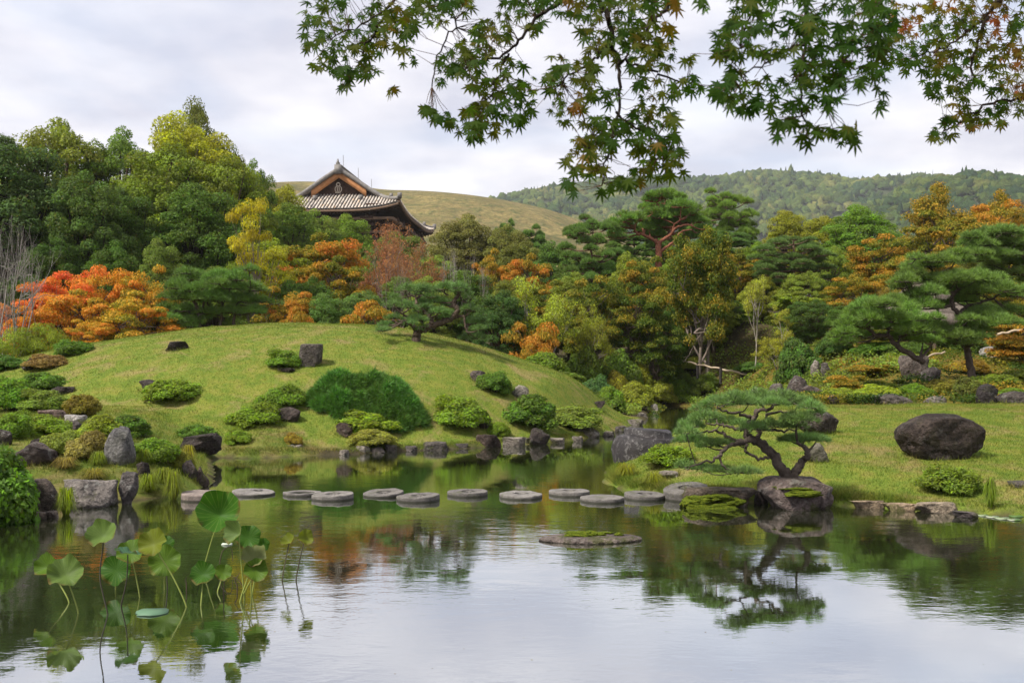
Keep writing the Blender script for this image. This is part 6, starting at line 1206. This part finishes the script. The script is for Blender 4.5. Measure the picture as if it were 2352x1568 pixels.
CLUMPS = [  # polygon (px), depth, leaves, mean hue, hue spread
    ([(690, -30), (706, 150), (745, 165), (765, 195), (850, 245), (885, 215), (955, 190), (955, 140), (965, -30)], 3.25, 330, .25, .25),
    ([(955, -30), (962, 120), (940, 225), (1010, 290), (1085, 320), (1130, 318), (1205, 282), (1228, 258), (1232, 170), (1200, 120), (1250, 60), (1255, -30)], 3.05, 450, .27, .25),
    ([(1250, -30), (1262, 40), (1330, 60), (1340, 110), (1250, 130), (1245, 180), (1262, 250), (1290, 285), (1275, 380), (1330, 465), (1395, 445), (1450, 425), (1570, 398), (1565, 270), (1520, 232), (1612, 205), (1592, 130), (1555, 105), (1560, -30)], 2.85, 690, .34, .3),
    ([(1575, -30), (1600, 15), (1640, 30), (1642, 120), (1660, 170), (1628, 212), (1700, 262), (1765, 250), (1790, 300), (1775, 340), (1890, 335), (1968, 325), (1972, 285), (1930, 235), (2028, 262), (2042, 195), (2060, 120), (2065, -30)], 2.45, 560, .12, .22),
    ([(2045, -30), (2048, 170), (2110, 165), (2132, 228), (2175, 250), (2128, 318), (2160, 332), (2205, 300), (2380, 275), (2380, -30)], 3.7, 780, .45, .3)]
def inpoly(x, y, P_):
    ins = np.zeros(len(x), bool); A = np.array(P_, float); B = np.roll(A, -1, 0)
    for (ax, ay), (bx, by) in zip(A, B): ins ^= ((ay > y) != (by > y)) & (x < (bx - ax) * (y - ay) / (by - ay + 1e-9) + ax)
    return ins
def near_maple():
    rg = np.random.default_rng(12); root = obj('overhanging_maple', None, loc=(6.2, 1.2, gz(6.2, 1.2)))
    base = np.array(root.location); mb = MB(); tw = []
    BR = [([(1286, -60, 3.0), (1286, 6, 3.05), (1244, 30, 3.05), (1198, 82, 3.05), (1168, 119, 3.05), (1106, 143, 3.0), (1046, 165, 3.0)], .008, .0025), ([(1168, 119, 3.05), (1149, 162, 3.05), (1120, 230, 3.05)], .004, .002), ([(940, -60, 3.2), (899, 12, 3.25), (875, 46, 3.25), (857, 82, 3.25), (826, 146, 3.25), (800, 190, 3.25)], .006, .002), ([(899, 12, 3.25), (830, 60, 3.3), (760, 90, 3.3)], .004, .002), ([(1020, -60, 3.1), (1030, 20, 3.1), (1045, 60, 3.1), (1010, 120, 3.1), (990, 200, 3.1)], .004, .002),
          ([(1362, -60, 2.8), (1374, 0, 2.85), (1389, 30, 2.85), (1405, 70, 2.85), (1405, 100, 2.85), (1421, 137, 2.85), (1423, 183, 2.85), (1420, 259, 2.85), (1408, 305, 2.85), (1392, 360, 2.85), (1385, 430, 2.85)], .0095, .002), ([(1560, -60, 2.8), (1542, 3, 2.85), (1514, 33, 2.85), (1487, 67, 2.85), (1466, 100, 2.85), (1424, 150, 2.86)], .0065, .003), ([(1421, 137, 2.85), (1469, 155, 2.85), (1530, 175, 2.85), (1590, 195, 2.85)], .005, .002), ([(1405, 100, 2.85), (1365, 137, 2.85), (1317, 171, 2.85), (1280, 200, 2.85)], .005, .002), ([(1420, 259, 2.85), (1470, 300, 2.85), (1530, 340, 2.85)], .004, .002), ([(1408, 305, 2.85), (1350, 340, 2.85)], .003, .002),
          ([(1856, -60, 2.4), (1852, 18, 2.45), (1846, 137, 2.45), (1835, 220, 2.45), (1850, 300, 2.45)], .006, .002), ([(1850, 100, 2.45), (1760, 140, 2.45), (1690, 190, 2.45)], .0035, .0015), ([(2060, -60, 2.4), (1990, 60, 2.45), (1930, 160, 2.45), (1900, 250, 2.45)], .005, .002), ([(1720, -60, 2.4), (1720, 30, 2.45), (1700, 110, 2.45)], .004, .002),
          ([(2305, -60, 3.7), (2291, 0, 3.7), (2264, 40, 3.7), (2252, 85, 3.7), (2233, 137, 3.7), (2233, 189, 3.7)], .010, .004), ([(2264, 40, 3.7), (2221, 76, 3.7), (2172, 107, 3.7), (2100, 130, 3.7)], .006, .002), ([(2440, 220, 3.7), (2352, 229, 3.7), (2279, 238, 3.7), (2233, 265, 3.7), (2187, 293, 3.7), (2142, 320, 3.7)], .007, .002)]
    for P_, r0, r1 in BR:
        Q = spline([px(*q) for q in P_], 5); Q += rg.standard_normal(Q.shape) * .004; m1 = MB(); m1.tube(Q - base, np.linspace(r0, r1, len(Q)), 6); obj('twig', m1.mesh('twig', True), MATS['bark'], root).color = (.035, .027, .022, 1); tw.append(Q)
    # limbs above the frame that carry the twigs, and the trunk on the bank to the right
    hub = np.array([4.6, 2.2, 4.6]); trunk = [base + [0, 0, -.3], base + [-.1, .1, 1.2], base + [-.5, .4, 2.6], hub]
    V, F = tube(spline(trunk, 6) - base, np.linspace(.2, .11, 19), 12); tm = MB(); tm.add(V, F)
    tops = [px(2305, -60, 3.7), px(2440, 220, 3.7), px(2060, -60, 2.4), px(1856, -60, 2.4), px(1720, -60, 2.4), px(1560, -60, 2.8), px(1362, -60, 2.8), px(1286, -60, 3.0), px(1020, -60, 3.1), px(940, -60, 3.2)]
    main = spline([hub, [3.2, 2.6, 4.35], [1.8, 2.75, 3.95], [.6, 2.85, 3.8], [-.4, 3.0, 3.7]], 6); tm.tube(main - base, np.linspace(.09, .02, len(main)), 8)
    for q in tops:
        k = main[np.argmin(np.linalg.norm(main - q - [.25, 0, 0], axis=1))]; tm.tube(spline([k, (k + q) / 2 + [0, 0, .03], q], 4) - base, np.linspace(.022, .008, 9), 6)
    obj('trunk', tm.mesh('trunk', True), MATS['bark'], root).color = (.06, .05, .042, 1)
    tw = np.concatenate(tw); LP, LN, LU, LS, LH, pet = [], [], [], [], [], MB()
    for poly, dep, n, hue, hs in CLUMPS:
        A = np.array(poly, float); x = rg.uniform(A[:, 0].min(), A[:, 0].max(), n * 9); y = rg.uniform(A[:, 1].min(), A[:, 1].max(), n * 9); ok = inpoly(x, y, poly)
        gap = fbm(np.stack([x / 75, y / 75, x * 0 + dep], 1), 5, 3); ok &= gap > -.42; x, y = x[ok][:n], y[ok][:n]
        hn = fbm(np.stack([x / 60, y / 60, x * 0 + dep * 3], 1), 9, 2)
        for xi, yi, h_ in zip(x, y, hn):
            P_ = px(xi, yi, dep + rg.normal(0, .16)); q = tw[np.argmin(np.linalg.norm(tw - P_, axis=1))]; out = norm(P_ - q + [0, 0, -.05]); u = norm(out * .8 + [rg.normal(0, .35), rg.normal(0, .3), -.55 + rg.normal(0, .25)]); nn = norm(np.array([rg.normal(0, .3), -.85 + rg.normal(0, .2), .45 + rg.normal(0, .3)])); nn = norm(nn - u * np.dot(nn, u))
            LP.append(P_); LU.append(u); LN.append(nn); LS.append(.031 * rg.uniform(.6, 1.3)); LH.append(np.clip(hue + hs * h_ * 1.3 + rg.normal(0, .1), 0, 1))
            if np.linalg.norm(P_ - q) < .13: pet.tube([q - base, (q + P_) / 2 - base + rg.normal(0, .006, 3), P_ - u * .012 - base], [.0012, .001, .0008], 3, cap=False)
    # unseen rest of the canopy over frame and camera, added to shade the bough
    nc = 1300; cxy = np.stack([rg.uniform(-2.6, 6.5, nc), rg.uniform(-1.5, 4.2, nc), rg.uniform(3.75, 5.2, nc)], 1); cxy[:, 2] += .45 * np.maximum(cxy[:, 1] - 2.0, 0)
    elev = (cxy[:, 2] - CAM_H) / np.maximum(cxy[:, 1], .1); keep = (elev > .50) | (cxy[:, 1] < .3); cxy = cxy[keep & (fbm(cxy * .9, 3, 3) > -.25)]
    for P_ in cxy: nn = norm(np.array([rg.normal(0, .4), rg.normal(0, .4), 1])); u = norm(np.cross(nn, rg.standard_normal(3))); LP.append(P_); LU.append(u); LN.append(nn); LS.append(.045 * rg.uniform(.8, 1.25)); LH.append(np.clip(rg.normal(.25, .2), 0, 1))
    LP, LU, LN, LS, LH = map(np.array, (LP, LU, LN, LS, LH)); pt = obj('petioles', pet.mesh('petioles'), MATS['bark'], root); pt.color = (.09, .05, .025, 1); tag(pt, kind='stuff')
    X_ = LP[:, 0] / LP[:, 1] * F_PX + CX; Y_ = HOR - (LP[:, 2] - CAM_H) / LP[:, 1] * F_PX; inf = (X_ > 10) & (X_ < 2340) & (Y_ > 5) & (LP[:, 1] > 1)
    score = np.where(inf, LS / LP[:, 1], 0); big = np.argsort(-score)[:300]; rest = np.setdiff1d(np.arange(len(LP)), big)
    me = mesh('leaf', LV, LF, {'hue': np.zeros(len(LF))})
    R_ = np.stack([np.cross(LU, LN), LU, LN], 2)       # columns: x, y, z axes
    for i in big:
        o = obj('leaf', me, MATS['near_leaf'], root); o.matrix_local = Matrix.Translation(Vector(LP[i] - base)) @ (Matrix(R_[i].tolist()).to_4x4() @ Matrix.Scale(float(LS[i]), 4)); o.color = (float(LH[i]), 0, 0, 1)
    V = np.einsum('nij,vj->nvi', R_[rest], LV) * LS[rest][:, None, None] + (LP[rest] - base)[:, None]; F = (LF[None] + (np.arange(len(rest)) * len(LV))[:, None, None]).reshape(-1, 3)
    o = obj('foliage', mesh('foliage', V.reshape(-1, 3), F, {'hue': np.repeat(LH[rest], len(LF))}), MATS['near_leaf'], root); o.color = (0, 0, 0, 1); tag(o, kind='stuff')
    tag(root, 'maple bough with green and rusty star-shaped leaves hanging into the top of the view', 'maple')
near_maple()

# ------------------------------------------------------------------ air
t = NT('haze'); pv = t.new('ShaderNodeVolumePrincipled'); pv.inputs['Color'].default_value = (.92, .96, 1, 1); pv.inputs['Density'].default_value = .0001; pv.inputs['Anisotropy'].default_value = .2; t.link(pv.outputs[0], t.out.inputs['Volume']); MATS['haze'] = t.m
m = MB(); m.box((0, 1160, 220), (4800, 2480, 470)); tag(obj('haze', m.mesh('haze'), t.m), kind='stuff')
